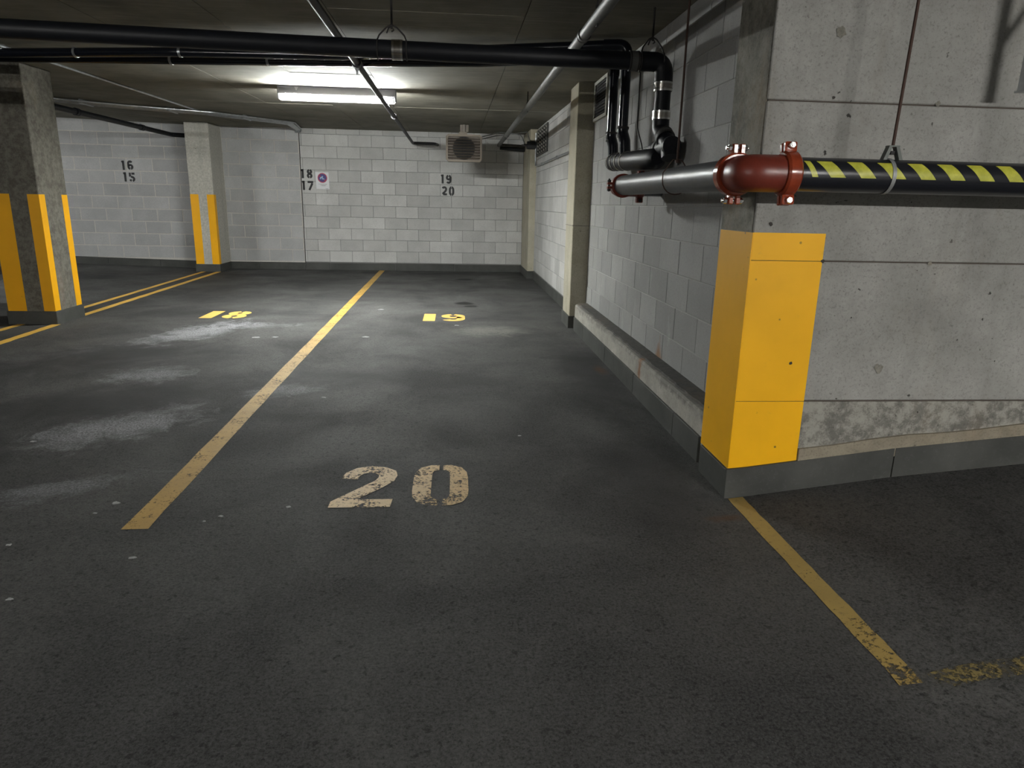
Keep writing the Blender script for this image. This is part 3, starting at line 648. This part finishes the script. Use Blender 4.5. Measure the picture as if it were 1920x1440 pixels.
o, a = sprinkler(.78, -4.5, 12.86, 2.245, .033, 'galv_pipe', 'grey steel sprinkler pipe on the right running to the back corner', [(4.53, .040, .035), (10.9, .038, .03), (1.5, .04, .04)], [(1.25, 12.93, 2.235)])
a('branch_sleeve', T([(.80, 12.86, 2.20), (1.245, 12.86, 2.175)], .028, 12), 'black', True)
loop_hanger(.78, 4.12, 2.245, .036, 'rod and loop on the grey sprinkler pipe near the top edge of the picture', (1, 0, 0), bow=.03)
loop_hanger(.78, 7.87, 2.245, .036, 'short rod and loop on the grey sprinkler pipe past the thick pipe', (1, 0, 0), bow=.025)
o, a = sprinkler(-4.80, 7.75, 12.86, 2.27, .036, 'black_pipe', 'black pipe slanting in view between the two yellow striped columns', [(9.8, .046, .04), (11.7, .046, .05)], [(-4.45, 12.9, 2.26)])
# conduits
cd = thing('conduit_bundle', 'bundle of shiny grey conduits on the ceiling across the pale column', 'conduit', loc=(-4, 10.8, 2.4)); a = local(cd)
zq = lambda x, y: zc(x, y)-.028
for k_, (dx, dy_, r) in enumerate(((0, 0, .019), (.05, -.06, .016), (-.05, .07, .022), (.11, -.13, .011))):
    pts = [(x+dx, y+dy_) for x, y in ((-8.0, 7.55), (-5.09, 9.91), (-4.42, 10.26), (-3.50, 10.80), (-2.62, 11.95))]
    P_ = [(x, y, zq(x, y)) for x, y in pts] + [(-2.72+dx*.5, 13.05, zq(-2.7, 13.05)), (-2.75+dx*.5, 13.09, zq(-2.7, 13.05)-.04)]
    a('conduit', T(P_, r, 10, fil=.15), 'galv', True)
for x, y in ((-5.3, 9.75), (-4.8, 10.08), (-3.9, 10.57), (-3.1, 11.3)):
    a('conduit_strap', B(x-.012, x+.012, y-.17, y+.17, zq(x, y)-.027, zq(x, y)+.03), 'galv')
tag(obj('ceiling_conduit', T([(-3.61, -4, zc(-3.6, -4)-.012), (-3.6, 7, zc(-3.6, 7)-.012), (-3.59, 10.95, zc(-3.59, 10.95)-.012)], .011, 8), 'galv', None, True), 'thin pale conduit along the ceiling from the left column to the pale column', 'conduit')
wc2 = thing('wall_conduit', 'thin conduit bending down and along the far right wall', 'conduit', loc=(1.33, 11.9, 2.2)); a = local(wc2)
a('conduit', T([(1.335, 11.93, 2.38), (1.335, 11.93, 1.86), (1.335, 11.4, 1.85), (1.335, 7.6, 1.85)], .012, 10, fil=.12), 'galv', True)
for y in (11.0, 9.4, 8.3): a('clip', B(1.32, 1.36, y-.01, y+.01, 1.83, 1.87), 'galv')
jb = thing('junction_box', 'small black box at the top of the far corner pillar', 'electrical box', loc=(1.2, 11.95, 2.2)); a = local(jb)
a('box_body', B(1.19, 1.345, 11.92, 12.0, 2.13, 2.25, bev=.006), 'plastic'); a('box_cover', B(1.20, 1.335, 11.91, 11.921, 2.14, 2.24, bev=.003), 'plastic')
a('cable_gland', lathe(bmesh.new(), (1.19, 11.96, 2.19), (-1, 0, 0), [(0, .02), (.05, .02), (.05, .012), (.09, .012)], 12), 'plastic', True)
fc = thing('flexible_conduit', 'two thin looping conduits between the heater and the corner pillar', 'conduit', loc=(.9, 12.0, 2.35)); a = local(fc)
a('conduit', T([(.44, 11.75, 2.28), (.75, 12.2, 2.40), (.98, 12.4, 2.41), (1.12, 12.2, 2.36), (1.17, 12.1, 2.22)], .009, 8, fil=.12), 'galv', True)
a('conduit', T([(.44, 11.78, 2.25), (.70, 12.4, 2.36), (1.0, 12.6, 2.42), (1.22, 12.2, 2.42), (1.235, 11.97, 2.26)], .007, 8, fil=.1), 'galv', True)

# ---------------------------------------------------------------- unit heater
hx0, hx1, hz0, hz1, hy = -.137, .434, 1.880, 2.295, 11.55
ht = thing('unit_heater', 'beige ceiling heater with horizontal slats before the back wall', 'heater', loc=((hx0+hx1)/2, hy+.15, hz0)); a = local(ht)
def octo(x0, x1, z0, z1, c_): return [(x0+c_, z0), (x1-c_, z0), (x1, z0+c_), (x1, z1-c_), (x1-c_, z1), (x0+c_, z1), (x0, z1-c_), (x0, z0+c_)]
bm = bmesh.new(); prism(bm, [(x, hy+.03, z) for x, z in octo(hx0+.01, hx1-.01, hz0+.01, hz1-.01, .03)], (0, .30, 0)); a('casing', bm, 'beige')
bm = bmesh.new(); o1 = octo(hx0, hx1, hz0, hz1, .035); o2 = octo(hx0+.035, hx1-.03, hz0+.03, hz1-.035, .015); yf = hy
for y in (yf, yf+.04):
    va = [bm.verts.new((x, y, z)) for x, z in o1]; vb = [bm.verts.new((x, y, z)) for x, z in o2]
    for i in range(8): bm.faces.new((va[i], va[(i+1) % 8], vb[(i+1) % 8], vb[i]))
    if y == yf: k1, k2 = va, vb
    else:
        for i in range(8): bm.faces.new((k1[i], k1[(i+1) % 8], va[(i+1) % 8], va[i])); bm.faces.new((k2[i], k2[(i+1) % 8], vb[(i+1) % 8], vb[i]))
a('front_frame', bm, 'beige_pale')
# back plate with a round opening behind the slats
cxh, czh, Rh = (hx0+hx1)/2+.0, (hz0+hz1)/2, .175; bm = bmesh.new(); outer = []; inner = []
for i in range(40):
    A = 2*PI*i/40; cx2, cz2 = math.cos(A), math.sin(A); s_ = min((.27)/max(abs(cx2), 1e-6), (.195)/max(abs(cz2), 1e-6))
    outer.append(bm.verts.new((cxh+cx2*s_, hy+.028, czh+cz2*s_))); inner.append(bm.verts.new((cxh+cx2*Rh, hy+.028, czh+cz2*Rh)))
for i in range(40): bm.faces.new((outer[i], outer[(i+1) % 40], inner[(i+1) % 40], inner[i]))
a('back_plate', bm, 'louver')
a('fan_opening', lathe(bmesh.new(), (cxh, hy+.0295, czh), (0, 1, 0), [(0, Rh), (.004, Rh)], 40), 'black')
for i in range(14):
    x_ = cxh-.14+.28*i/13; hgt = math.sqrt(max(0, Rh**2-(x_-cxh)**2))-.01; a('fin', B(x_-.002, x_+.002, hy+.022, hy+.027, czh-hgt, czh+hgt), 'plastic')
for i in range(9):
    z_ = hz0+.052+i*.0415; bm = bmesh.new(); prism(bm, [(hx0+.035, hy-.002, z_), (hx0+.035, hy+.022, z_+.014), (hx0+.035, hy+.024, z_+.010), (hx0+.035, hy, z_-.004)], (hx1-hx0-.066, 0, 0)); a('slat', bm, 'louver')
a('mounting_bracket', B(cxh-.08, cxh+.05, hy+.01, hy+.10, hz1, hz1+.035, bev=.003), 'beige_pale'); a('mounting_bracket', B(cxh-.06, cxh+.075, hy+.08, hy+.16, hz1+.04, zc(cxh, hy), bev=.003), 'beige')
a('hanger_arm', B(cxh-.02, cxh+.02, hy+.05, hy+.12, hz1-.01, zc(cxh, hy), bev=.002), 'beige')
# ---------------------------------------------------------------- vents in the right wall
v1 = thing('louvre_vent', 'framed louvre vent high on the wall behind the glossy drops', 'vent', loc=(XW, 6.75, 2.03)); a = local(v1)
y0, y1, z0, z1 = 6.46, 7.05, 2.03, 2.385
for (ya, yb_, za, zb_) in ((y0, y1, z0, z0+.03), (y0, y1, z1-.03, z1), (y0, y0+.04, z0+.03, z1-.03), (y1-.04, y1, z0+.03, z1-.03)): a('frame', B(XW-.022, XW+.002, ya, yb_, za, zb_, bev=.002), 'grille_frame')
a('backing', B(XW-.006, XW+.001, y0+.03, y1-.03, z0+.02, z1-.02), 'black')
for i in range(11):
    z_ = z0+.042+i*.0262; bm = bmesh.new(); prism(bm, [(XW-.005, y0+.04, z_+.012), (XW-.02, y0+.04, z_), (XW-.019, y0+.04, z_-.003), (XW-.004, y0+.04, z_+.009)], (0, y1-y0-.08, 0)); a('slat', bm, 'dark_steel')
v2 = thing('grille_vent', 'square metal grille with staggered openings high on the far right wall', 'vent', loc=(XW, 11.2, 2.02)); a = local(v2)
y0, y1, z0, z1 = 10.56, 11.90, 2.005, 2.405
a('backing', B(XW-.008, XW+.001, y0, y1, z0, z1), 'black')
for (ya, yb_, za, zb_) in ((y0, y1, z0, z0+.02), (y0, y1, z1-.02, z1), (y0, y0+.05, z0+.02, z1-.02), (y1-.05, y1, z0+.02, z1-.02)): a('frame', B(XW-.02, XW+.002, ya, yb_, za, zb_), 'galv_pipe')
for i in range(5):
    for j_ in range(7):
        yc_ = y0+.16+i*.255; z_ = z0+.045+j_*.052; bm = bmesh.new(); s = 1 if (i+j_) % 2 else -1
        prism(bm, [(XW-.009, yc_-.085, z_-.012), (XW-.022, yc_-.085*s*.2, z_+.016), (XW-.009, yc_+.085, z_-.008)], (0, 0, .012)); a('fin', bm, 'grille_frame')

# strut on the concrete wall at the picture's right edge
st = thing('wall_strut', 'galvanised channel strut on the concrete wall at the upper right edge', 'bracket', loc=(2.2, 2.7, 1.72)); a = local(st)
a('channel', B(2.115, 2.16, 2.60, 2.64, 1.70, 2.355, bev=.002), 'galv'); a('end_plate', B(2.11, 2.165, 2.595, 2.645, 1.694, 1.701), 'galv'); a('back_arm', B(2.10, 2.135, 2.64, YC, 2.15, 2.19), 'galv')
a('brace', T([(2.118, 2.62, 1.84), (2.40, 2.62, 2.35)], .014, 8), 'rod', True)

# ---------------------------------------------------------------- painted markings
def ribbon(bm, pts, w_, z=0.0, close=False):
    """flat mitred stroke in the xz... plane coordinates (u, v)"""
    P_ = [Vector(p) for p in pts]; L_, R_ = [], []
    for i, p in enumerate(P_):
        d0 = (p-P_[i-1]).normalized() if i else None; d1_ = (P_[i+1]-p).normalized() if i < len(P_)-1 else None
        d = ((d0 or d1_)+(d1_ or d0)).normalized(); n_ = Vector((-d.y, d.x)); k_ = 1.0
        if d0 and d1_: k_ = min(1.6, 1/max(.3, n_.dot(Vector((-d0.y, d0.x)))))
        L_.append(bm.verts.new((*(p+n_*w_/2*k_), z))); R_.append(bm.verts.new((*(p-n_*w_/2*k_), z)))
    for i in range(len(P_)-1): bm.faces.new((R_[i], R_[i+1], L_[i+1], L_[i]))
def arc(cx_, cy_, rx, ry, a0, a1, n=12): return [(cx_+rx*math.cos(math.radians(a0+(a1-a0)*i/n)), cy_+ry*math.sin(math.radians(a0+(a1-a0)*i/n))) for i in range(n+1)]
def digit(ch, t=.165, w_=.56, gap=.035, far=False):
    """list of strokes in a unit-height stencil digit"""
    h = t/2; cx_ = w_/2; rx = cx_-h; g = gap
    if ch == '0':
        if far: pass
        k_ = .17
        Lf = [(cx_-g, 1-h), (h+k_*.75, 1-h), (h+.02, 1-h-.13), (h, 1-h-.24), (h, h+.24), (h+.02, h+.13), (h+k_*.75, h), (cx_-g, h)]
        return [Lf, [(w_-x, y) for x, y in Lf]]
    if ch == '1': return [[(cx_, 1), (cx_, 0)], [(cx_-.02, 1-h*.9), (cx_-.17, 1-h*1.6)]]
    if ch == '2': return [arc(cx_, .70, rx, .30-h, 155, 0, 10)+[(w_-h-.01, .60), (w_-h-.08, .47), (h+.12, .22), (h+.03, h+.02)], [(h+.07+g, h), (w_-.01, h)]]
    if ch == '5': return [[(cx_-.10+g*2, 1-h), (w_-.03, 1-h)], [(h, 1), (h, .56)], [(h+.1, .575)]+arc(cx_-.02, .31, rx, .31-h+.0, 75, -80, 12), arc(cx_-.02, .31, rx, .31-h, -108, -165, 4)]
    if ch == '6': return [arc(cx_, .68, rx, .32-h, 30, 180, 10)+[(h, .32)]+arc(cx_, .31, rx, .31-h, 180, 262, 8), arc(cx_, .31, rx, .31-h, 150, -80, 16)]
    if ch == '9': return [[(w_-x, 1-y) for x, y in s] for s in digit('6', t, w_, gap)]
    if ch == '7': return [[(.0, 1-h), (w_, 1-h)], [(w_-h, 1-t-gap), (h+.06, 0)]]
    if ch == '8':
        Rt = arc(cx_, .735, rx*.93, .265-h, 82, -60, 10)+arc(cx_, .29, rx, .29-h, 55, -82, 12)
        return [Rt, [(w_-x, y) for x, y in Rt]]
def strips(ch):
    """digit as lists of (outer, inner) edges on a .54 x 1 box"""
    if ch == '0':
        o_ = [(.25, 1), (.165, 1), (.06, .93), (.01, .80), (0, .66), (0, .34), (.01, .20), (.06, .07), (.165, 0), (.25, 0)]
        i_ = [(.25, .86), (.235, .86), (.20, .84), (.183, .79), (.18, .66), (.18, .34), (.183, .21), (.20, .16), (.235, .14), (.25, .14)]
        return [(o_, i_), ([(.54-x, y) for x, y in o_], [(.54-x, y) for x, y in i_])]
    o_ = [(.01, .68), (.04, .83), (.13, .95), (.27, 1), (.42, .96), (.52, .86), (.54, .74), (.52, .60), (.43, .45), (.22, .17)]
    i_ = [(.17, .65), (.18, .74), (.22, .80), (.28, .825), (.33, .80), (.36, .75), (.365, .70), (.34, .61), (.26, .50), (0, .13)]
    return [(o_, i_), ([(0, .13), (.22, .17), (.54, .17)], [(0, 0), (.22, 0), (.53, 0)])]
def number(name, label, digs, place, mat, cat='painted number'):
    """digs: list of (char, left, bottom, width, height[, stroke]); place maps (u, v) to the surface"""
    o = thing(name, label, cat); r0_ = place(digs[0][1], digs[0][2]); o.location = r0_
    for d_ in digs:
        ch, u0_, v0_, ww, hh = d_[:5]; tt = d_[5] if len(d_) > 5 else .165; wu = .56 if ch != '1' else .30
        for j_, s in enumerate([None]):
            bm = bmesh.new(); wi = ww/hh
            if ch in '02':
                for o_, i_ in strips(ch):
                    A_ = [bm.verts.new((x*wi/.54, y, 0)) for x, y in o_]; B_ = [bm.verts.new((x*wi/.54, y, 0)) for x, y in i_]
                    for q_ in range(len(A_)-1): bm.faces.new((A_[q_], A_[q_+1], B_[q_+1], B_[q_]))
            else:
                for q_, stx in enumerate(digit(ch, tt, wi)[:1] if ch == '1' else digit(ch, tt, wi)): ribbon(bm, stx, tt, 0.0)
            for v in bm.verts:
                u_, vv = v.co.x*hh+u0_, v.co.y*hh+v0_; p = Vector(place(u_, vv)); v.co = p-Vector(r0_)
            obj('digit', bm, mat, o)
    return o
fl = lambda z: (lambda u, v: (u, v, z))
number('stall_number', 'large worn tan number 20 painted on the asphalt in front', [('2', -.530, 2.718, .262, .470, .165), ('0', -.190, 2.726, .252, .466, .185)], fl(.0025), 'digit_floor')
number('stall_number', 'small looking yellow number 19 on the floor near the back', [('1', -.40, 7.465, .24, .485, .27), ('9', -.15, 7.465, .265, .485, .19)], fl(.0025), 'digit_floor_far')
number('stall_number', 'yellow number 18 on the floor left of the dividing line', [('1', -2.79, 7.545, .26, .49, .27), ('8', -2.52, 7.545, .25, .49, .19)], fl(.0025), 'digit_floor_far')
wlp = lambda lean: (lambda u, v: (u, YB-.004, v))
def wall_no(label, rows, lean=.0):
    o = thing('wall_number', label, 'painted number'); o.location = (rows[0][1], YB-.004, rows[0][2])
    for (ch, u0_, v0_, ww, hh) in rows:
        bm = bmesh.new()
        for stx in digit(ch, .21, ww/hh, .025): ribbon(bm, stx, .235)
        for v in bm.verts: v.co = Vector((u0_+v.co.x*hh, YB-.004, v0_+v.co.y*hh))-o.location
        obj('digit', bm, 'stencil', o)
wall_no('black stencilled numbers 16 over 15 on the left of the back wall', [('1', -5.785, 1.684, .055, .155), ('6', -5.69, 1.690, .095, .152), ('1', -5.775, 1.488, .055, .157), ('5', -5.682, 1.487, .10, .153)])
wall_no('black stencilled numbers 18 over 17 left of the white notice', [('1', -2.727, 1.617, .055, .155), ('8', -2.627, 1.616, .095, .155), ('1', -2.718, 1.415, .055, .157), ('7', -2.622, 1.414, .10, .155)])
wall_no('black stencilled numbers 19 over 20 under the heater', [('1', -.243, 1.582, .055, .155), ('9', -.155, 1.580, .095, .153), ('2', -.237, 1.377, .10, .154), ('0', -.102, 1.371, .095, .160)])
# white notice
sg = thing('paper_notice', 'white paper notice with a red and blue round emblem on the back wall', 'notice', loc=(-2.36, YB-.005, 1.58)); a = local(sg)
a('sheet', prism(bmesh.new(), [(-2.480, YB-.007, 1.727), (-2.246, YB-.007, 1.727), (-2.240, YB-.007, 1.434), (-2.468, YB-.007, 1.438)], (0, .002, 0)), 'paper')
def disc(cx_, cz_, r, y, n=32, ri=0):
    bm = bmesh.new(); o_ = [bm.verts.new((cx_+r*math.cos(2*PI*i/n), y, cz_+r*math.sin(2*PI*i/n))) for i in range(n)]
    if ri:
        q = [bm.verts.new((cx_+ri*math.cos(2*PI*i/n), y, cz_+ri*math.sin(2*PI*i/n))) for i in range(n)]
        for i in range(n): bm.faces.new((o_[i], o_[(i+1) % n], q[(i+1) % n], q[i]))
    else: bm.faces.new(o_)
    return bm
em = a('emblem', disc(-2.357, 1.628, .070, YB-.0078, ri=.0), 'sign_blue'); ec = local(sg)
ec('emblem_ring', disc(-2.357, 1.628, .084, YB-.0080, ri=.069), 'sign_red')
for (x_, z_, w_, h_, mt) in ((-2.372, 1.634, .06, .022, 'sign_pale'), (-2.343, 1.612, .05, .016, 'sign_pale'), (-2.357, 1.652, .028, .018, 'sign_pale'), (-2.392, 1.613, .03, .012, 'sign_pale'), (-2.397, 1.655, .03, .03, 'sign_red'), (-2.315, 1.592, .03, .02, 'sign_red')):
    ec('emblem_mark', prism(bmesh.new(), [(x_-w_/2, YB-.0084, z_-h_/2), (x_+w_/2, YB-.0084, z_-h_/2), (x_+w_*.3, YB-.0084, z_+h_/2), (x_-w_*.3, YB-.0084, z_+h_/2)], (0, .0003, 0)), mt)
for (x_, z_, w_) in ((-2.357, 1.522, .15), (-2.345, 1.505, .11), (-2.345, 1.490, .07), (-2.285, 1.446, .05)):
    ec('text_line', B(x_-w_/2, x_+w_/2, YB-.0080, YB-.0070, z_-.002, z_+.002), 'ink')
# lines
def line(label, p0, p1, w_, mat, n=24, jag=.004, name='parking_line', capj=.0):
    p0, p1 = Vector(p0), Vector(p1); d = (p1-p0); L_ = d.length; d.normalize(); nn = Vector((-d.y, d.x)); bm = bmesh.new(); prev = None
    for i in range(n+1):
        c = p0+d*L_*i/n; q = []
        for s in (-1, 1):
            v = c+nn*s*(w_/2+random.uniform(-jag, jag)); q.append(bm.verts.new((v.x, v.y, zf(v.x, v.y)+.002)))
        if prev: bm.faces.new((prev[0], q[0], q[1], prev[1]))
        prev = q
    return tag(obj(name, bm, mat), label, 'floor line')
line('long ochre line between the stalls, running to the back wall', (-1.235, 2.55), (-1.34, 13.09), .098, 'line', 60, .0025)
line('yellow double line between the columns, its left strand', (-4.215, 7.64), (-4.335, 12.48), .075, 'line_yellow')
line('yellow double line between the columns, its right strand', (-3.965, 7.64), (-4.085, 12.48), .085, 'line_yellow')
line('left strand of the double line this side of the left column', (-4.26, 5.2), (-4.26, 7.105), .075, 'line_yellow')
line('right strand of the double line this side of the left column', (-3.86, 5.2), (-3.93, 7.105), .085, 'line_yellow')
line('ochre line starting at the foot of the yellow corner', (1.243, 2.752), (1.243, 1.52), .066, 'line_fade', 20, .003)
bm = bmesh.new(); prev = None
for i in range(25):
    x_ = 1.285+(3.2-1.285)*i/24; yc_ = 1.515+.012*math.sin(i*.7)+.05*max(0, x_-1.3)*.4; q = []
    for s in (-1, 1):
        y_ = yc_+s*(.032+random.uniform(-.006, .006)); q.append(bm.verts.new((x_, y_, zf(x_, 0)+.003)))
    if prev: bm.faces.new((prev[0], q[0], q[1], prev[1]))
    prev = q
tag(obj('parking_line', bm, 'line_ghost'), 'almost worn away line turning right across the ramp', 'floor line')
# pale specks trodden into the asphalt
SPECKS = ((-2.19, 3.59, .022, 'pale speck at the left beside the whitish salt stain'), (-1.42, 2.80, .024, 'long pale speck just left of the near end of the long line'),
    (-1.455, 2.70, .012, 'tiny pale speck left of and below the long speck by the line end'), (-.695, 2.735, .016, 'pale speck just left of the large tan number 20'),
    (-.945, 2.655, .013, 'upper of two small specks right of the near end of the long line'), (-.995, 2.61, .010, 'lower of two small specks right of the near end of the long line'),
    (-1.145, 2.325, .018, 'pale speck alone below the near end of the long line'), (-1.41, 2.07, .016, 'lowest pale speck at the left edge of the picture'),
    (-1.63, 2.44, .016, 'pale speck at the left edge above the lowest one'), (.36, 3.63, .016, 'lone pale speck on the bare asphalt between number 20 and the kerb'),
    (-1.84, 6.48, .05, 'left one of two pale flecks in front of the yellow 18'), (-1.67, 6.5, .04, 'right one of two pale flecks in front of the yellow 18'),
    (-.84, 6.53, .045, 'pale fleck right of the long line, level with the pair by the 18'), (-.87, 8.27, .05, 'farthest pale fleck, right of the long line under the light'),
    (-.85, 4.42, .025, 'pale speck right of the middle of the long line'), (.02, 7.2, .03, 'small pale fleck just in front of the yellow 19'))
for (x_, y_, s, lb) in SPECKS:
    bm = bmesh.new(); n = 11; vs = [bm.verts.new((math.cos(2*PI*i/n)*s*random.uniform(.45, 1.0), math.sin(2*PI*i/n)*s*random.uniform(.3, .75), 0)) for i in range(n)]; up = [bm.verts.new(v.co*.8+Vector((0, 0, .002))) for v in vs]
    bm.faces.new(up)
    for i in range(n): bm.faces.new((vs[i], vs[(i+1) % n], up[(i+1) % n], up[i]))
    tag(obj('pale_speck', bm, 'speck', loc=(x_, y_, .001)), lb, 'litter', 'pale specks on the asphalt')

# ---------------------------------------------------------------- car behind the left column
car = thing('car', 'dark car parked behind the left column at the picture edge', 'car', loc=(-5.78, 6.1, .03)); 
def CA(name, bm, mat, smooth=False, par=None): return obj(name, bm, mat, par or car, smooth)
# body: stations along y from tail to nose, half section (x, z)
W = .90
ST = [(-2.28, .80, .42, .62, .80, .95), (-2.15, .90, .30, .62, .95, 1.02), (-1.3, .93, .24, .62, 1.00, 1.06), (0, .93, .24, .62, 1.00, 1.05), (1.0, .93, .24, .62, .98, 1.04), (1.6, .92, .26, .60, .94, 1.02), (2.05, .88, .28, .56, .86, .97), (2.28, .76, .34, .52, .74, .84)]
bm = bmesh.new(); rings = []
for (y, hw, z0, z1, z2, z3) in ST:
    half = [(hw*.86, z0), (hw, z0+.10), (hw, z1), (hw*.97, z2), (hw*.86, z3), (hw*.4, z3+.03)]
    full = half + [(-x, z) for x, z in half[::-1]]
    rings.append([bm.verts.new((x, y, z)) for x, z in full])
for r1, r2 in zip(rings, rings[1:]):
    for i in range(12): bm.faces.new((r1[i], r1[(i+1) % 12], r2[(i+1) % 12], r2[i]))
bm.faces.new(rings[0][::-1]); bm.faces.new(rings[-1]); CA('body', bm, 'car_paint', True)
cab = [(-2.0, .74, 1.03, .70, 1.50), (-1.5, .80, 1.05, .68, 1.62), (.1, .82, 1.05, .68, 1.64), (.45, .82, 1.05, .66, 1.58), (1.15, .80, 1.03, .60, 1.10)]
bm = bmesh.new(); rings = []
for (y, wb_, z0, wt, z1) in cab: rings.append([bm.verts.new(p) for p in ((wb_, y, z0), (wt+.02, y, z1-.04), (wt-.08, y, z1), (-wt+.08, y, z1), (-wt-.02, y, z1-.04), (-wb_, y, z0))])
for r1, r2 in zip(rings, rings[1:]):
    for i in range(6): bm.faces.new((r1[i], r1[(i+1) % 6], r2[(i+1) % 6], r2[i]))
bm.faces.new(rings[0][::-1]); bm.faces.new(rings[-1]); CA('cabin', bm, 'car_paint', True)
for s in (-1, 1):
    for (ya, yb_, yc2, yd) in ((-1.75, -.85, -.85, -1.55), (-.78, .10, .05, -.78), (.17, .98, .42, .14)):
        x_b, x_t = s*.826, s*.712; bm = bmesh.new(); prism(bm, [(x_b, ya, 1.09), (x_b, yb_, 1.09), (x_t, yc2, 1.53), (x_t, yd, 1.53)], (s*.006, 0, 0)); CA('side_window', bm, 'glass')
    CA('mirror', box(bmesh.new(), min(s*.9, s*1.08), max(s*.9, s*1.08), .78, .88, 1.03, 1.16, .03), 'car_paint')
    CA('headlight', prism(bmesh.new(), [(s*.55, 2.20, .68), (s*.86, 2.05, .70), (s*.87, 1.98, .82), (s*.56, 2.17, .80)], (0, .045, 0)), 'lamp_lens'); CA('tail_light', prism(bmesh.new(), [(s*.62, -2.26, .78), (s*.84, -2.20, .80), (s*.85, -2.17, .97), (s*.64, -2.22, .95)], (0, -.03, 0)), 'red_gloss')
    CA('door_seam', B(s*.931-.002, s*.931+.002, -.84, -.83, .35, 1.0), 'black'); CA('door_handle', B(min(s*.93, s*.955), max(s*.93, s*.955), -.70, -.52, .90, .925, bev=.005), 'chrome')
    for y in (-1.42, 1.40):
        c_ = (s*.84, y, .315)
        wh = CA('wheel', lathe(bmesh.new(), c_, (s, 0, 0), [(-.10, .20), (-.10, .30), (-.07, .335), (.07, .335), (.10, .30), (.10, .21), (.075, .205)], 36), 'rubber', True)
        CA('rim', lathe(bmesh.new(), c_, (s, 0, 0), [(.06, .205), (.092, .205), (.085, .19), (.07, .06), (.09, .05), (.09, .01)], 24), 'galv_pipe', True, wh)
        CA('wheel_arch', strap(c_, (1, 0, 0), .36, .10, th=.03, n=24), 'plastic', True)
CA('windscreen', prism(bmesh.new(), [(-.70, 1.10, 1.115), (.70, 1.10, 1.115), (.60, .52, 1.54), (-.60, .52, 1.54)], (0, .012, .012)), 'glass'); CA('rear_window', prism(bmesh.new(), [(-.62, -2.005, 1.10), (.62, -2.005, 1.10), (.58, -2.005, 1.44), (-.58, -2.005, 1.44)], (0, -.01, 0)), 'glass')
CA('grille', B(-.5, .5, 2.26, 2.30, .50, .72, bev=.01), 'plastic'); CA('front_bumper', box(bmesh.new(), -.80, .80, 2.15, 2.34, .30, .50, .04), 'plastic'); CA('rear_bumper', box(bmesh.new(), -.84, .84, -2.36, -2.15, .34, .60, .04), 'plastic')
CA('number_plate', B(-.26, .26, 2.335, 2.345, .38, .50), 'white_enamel')
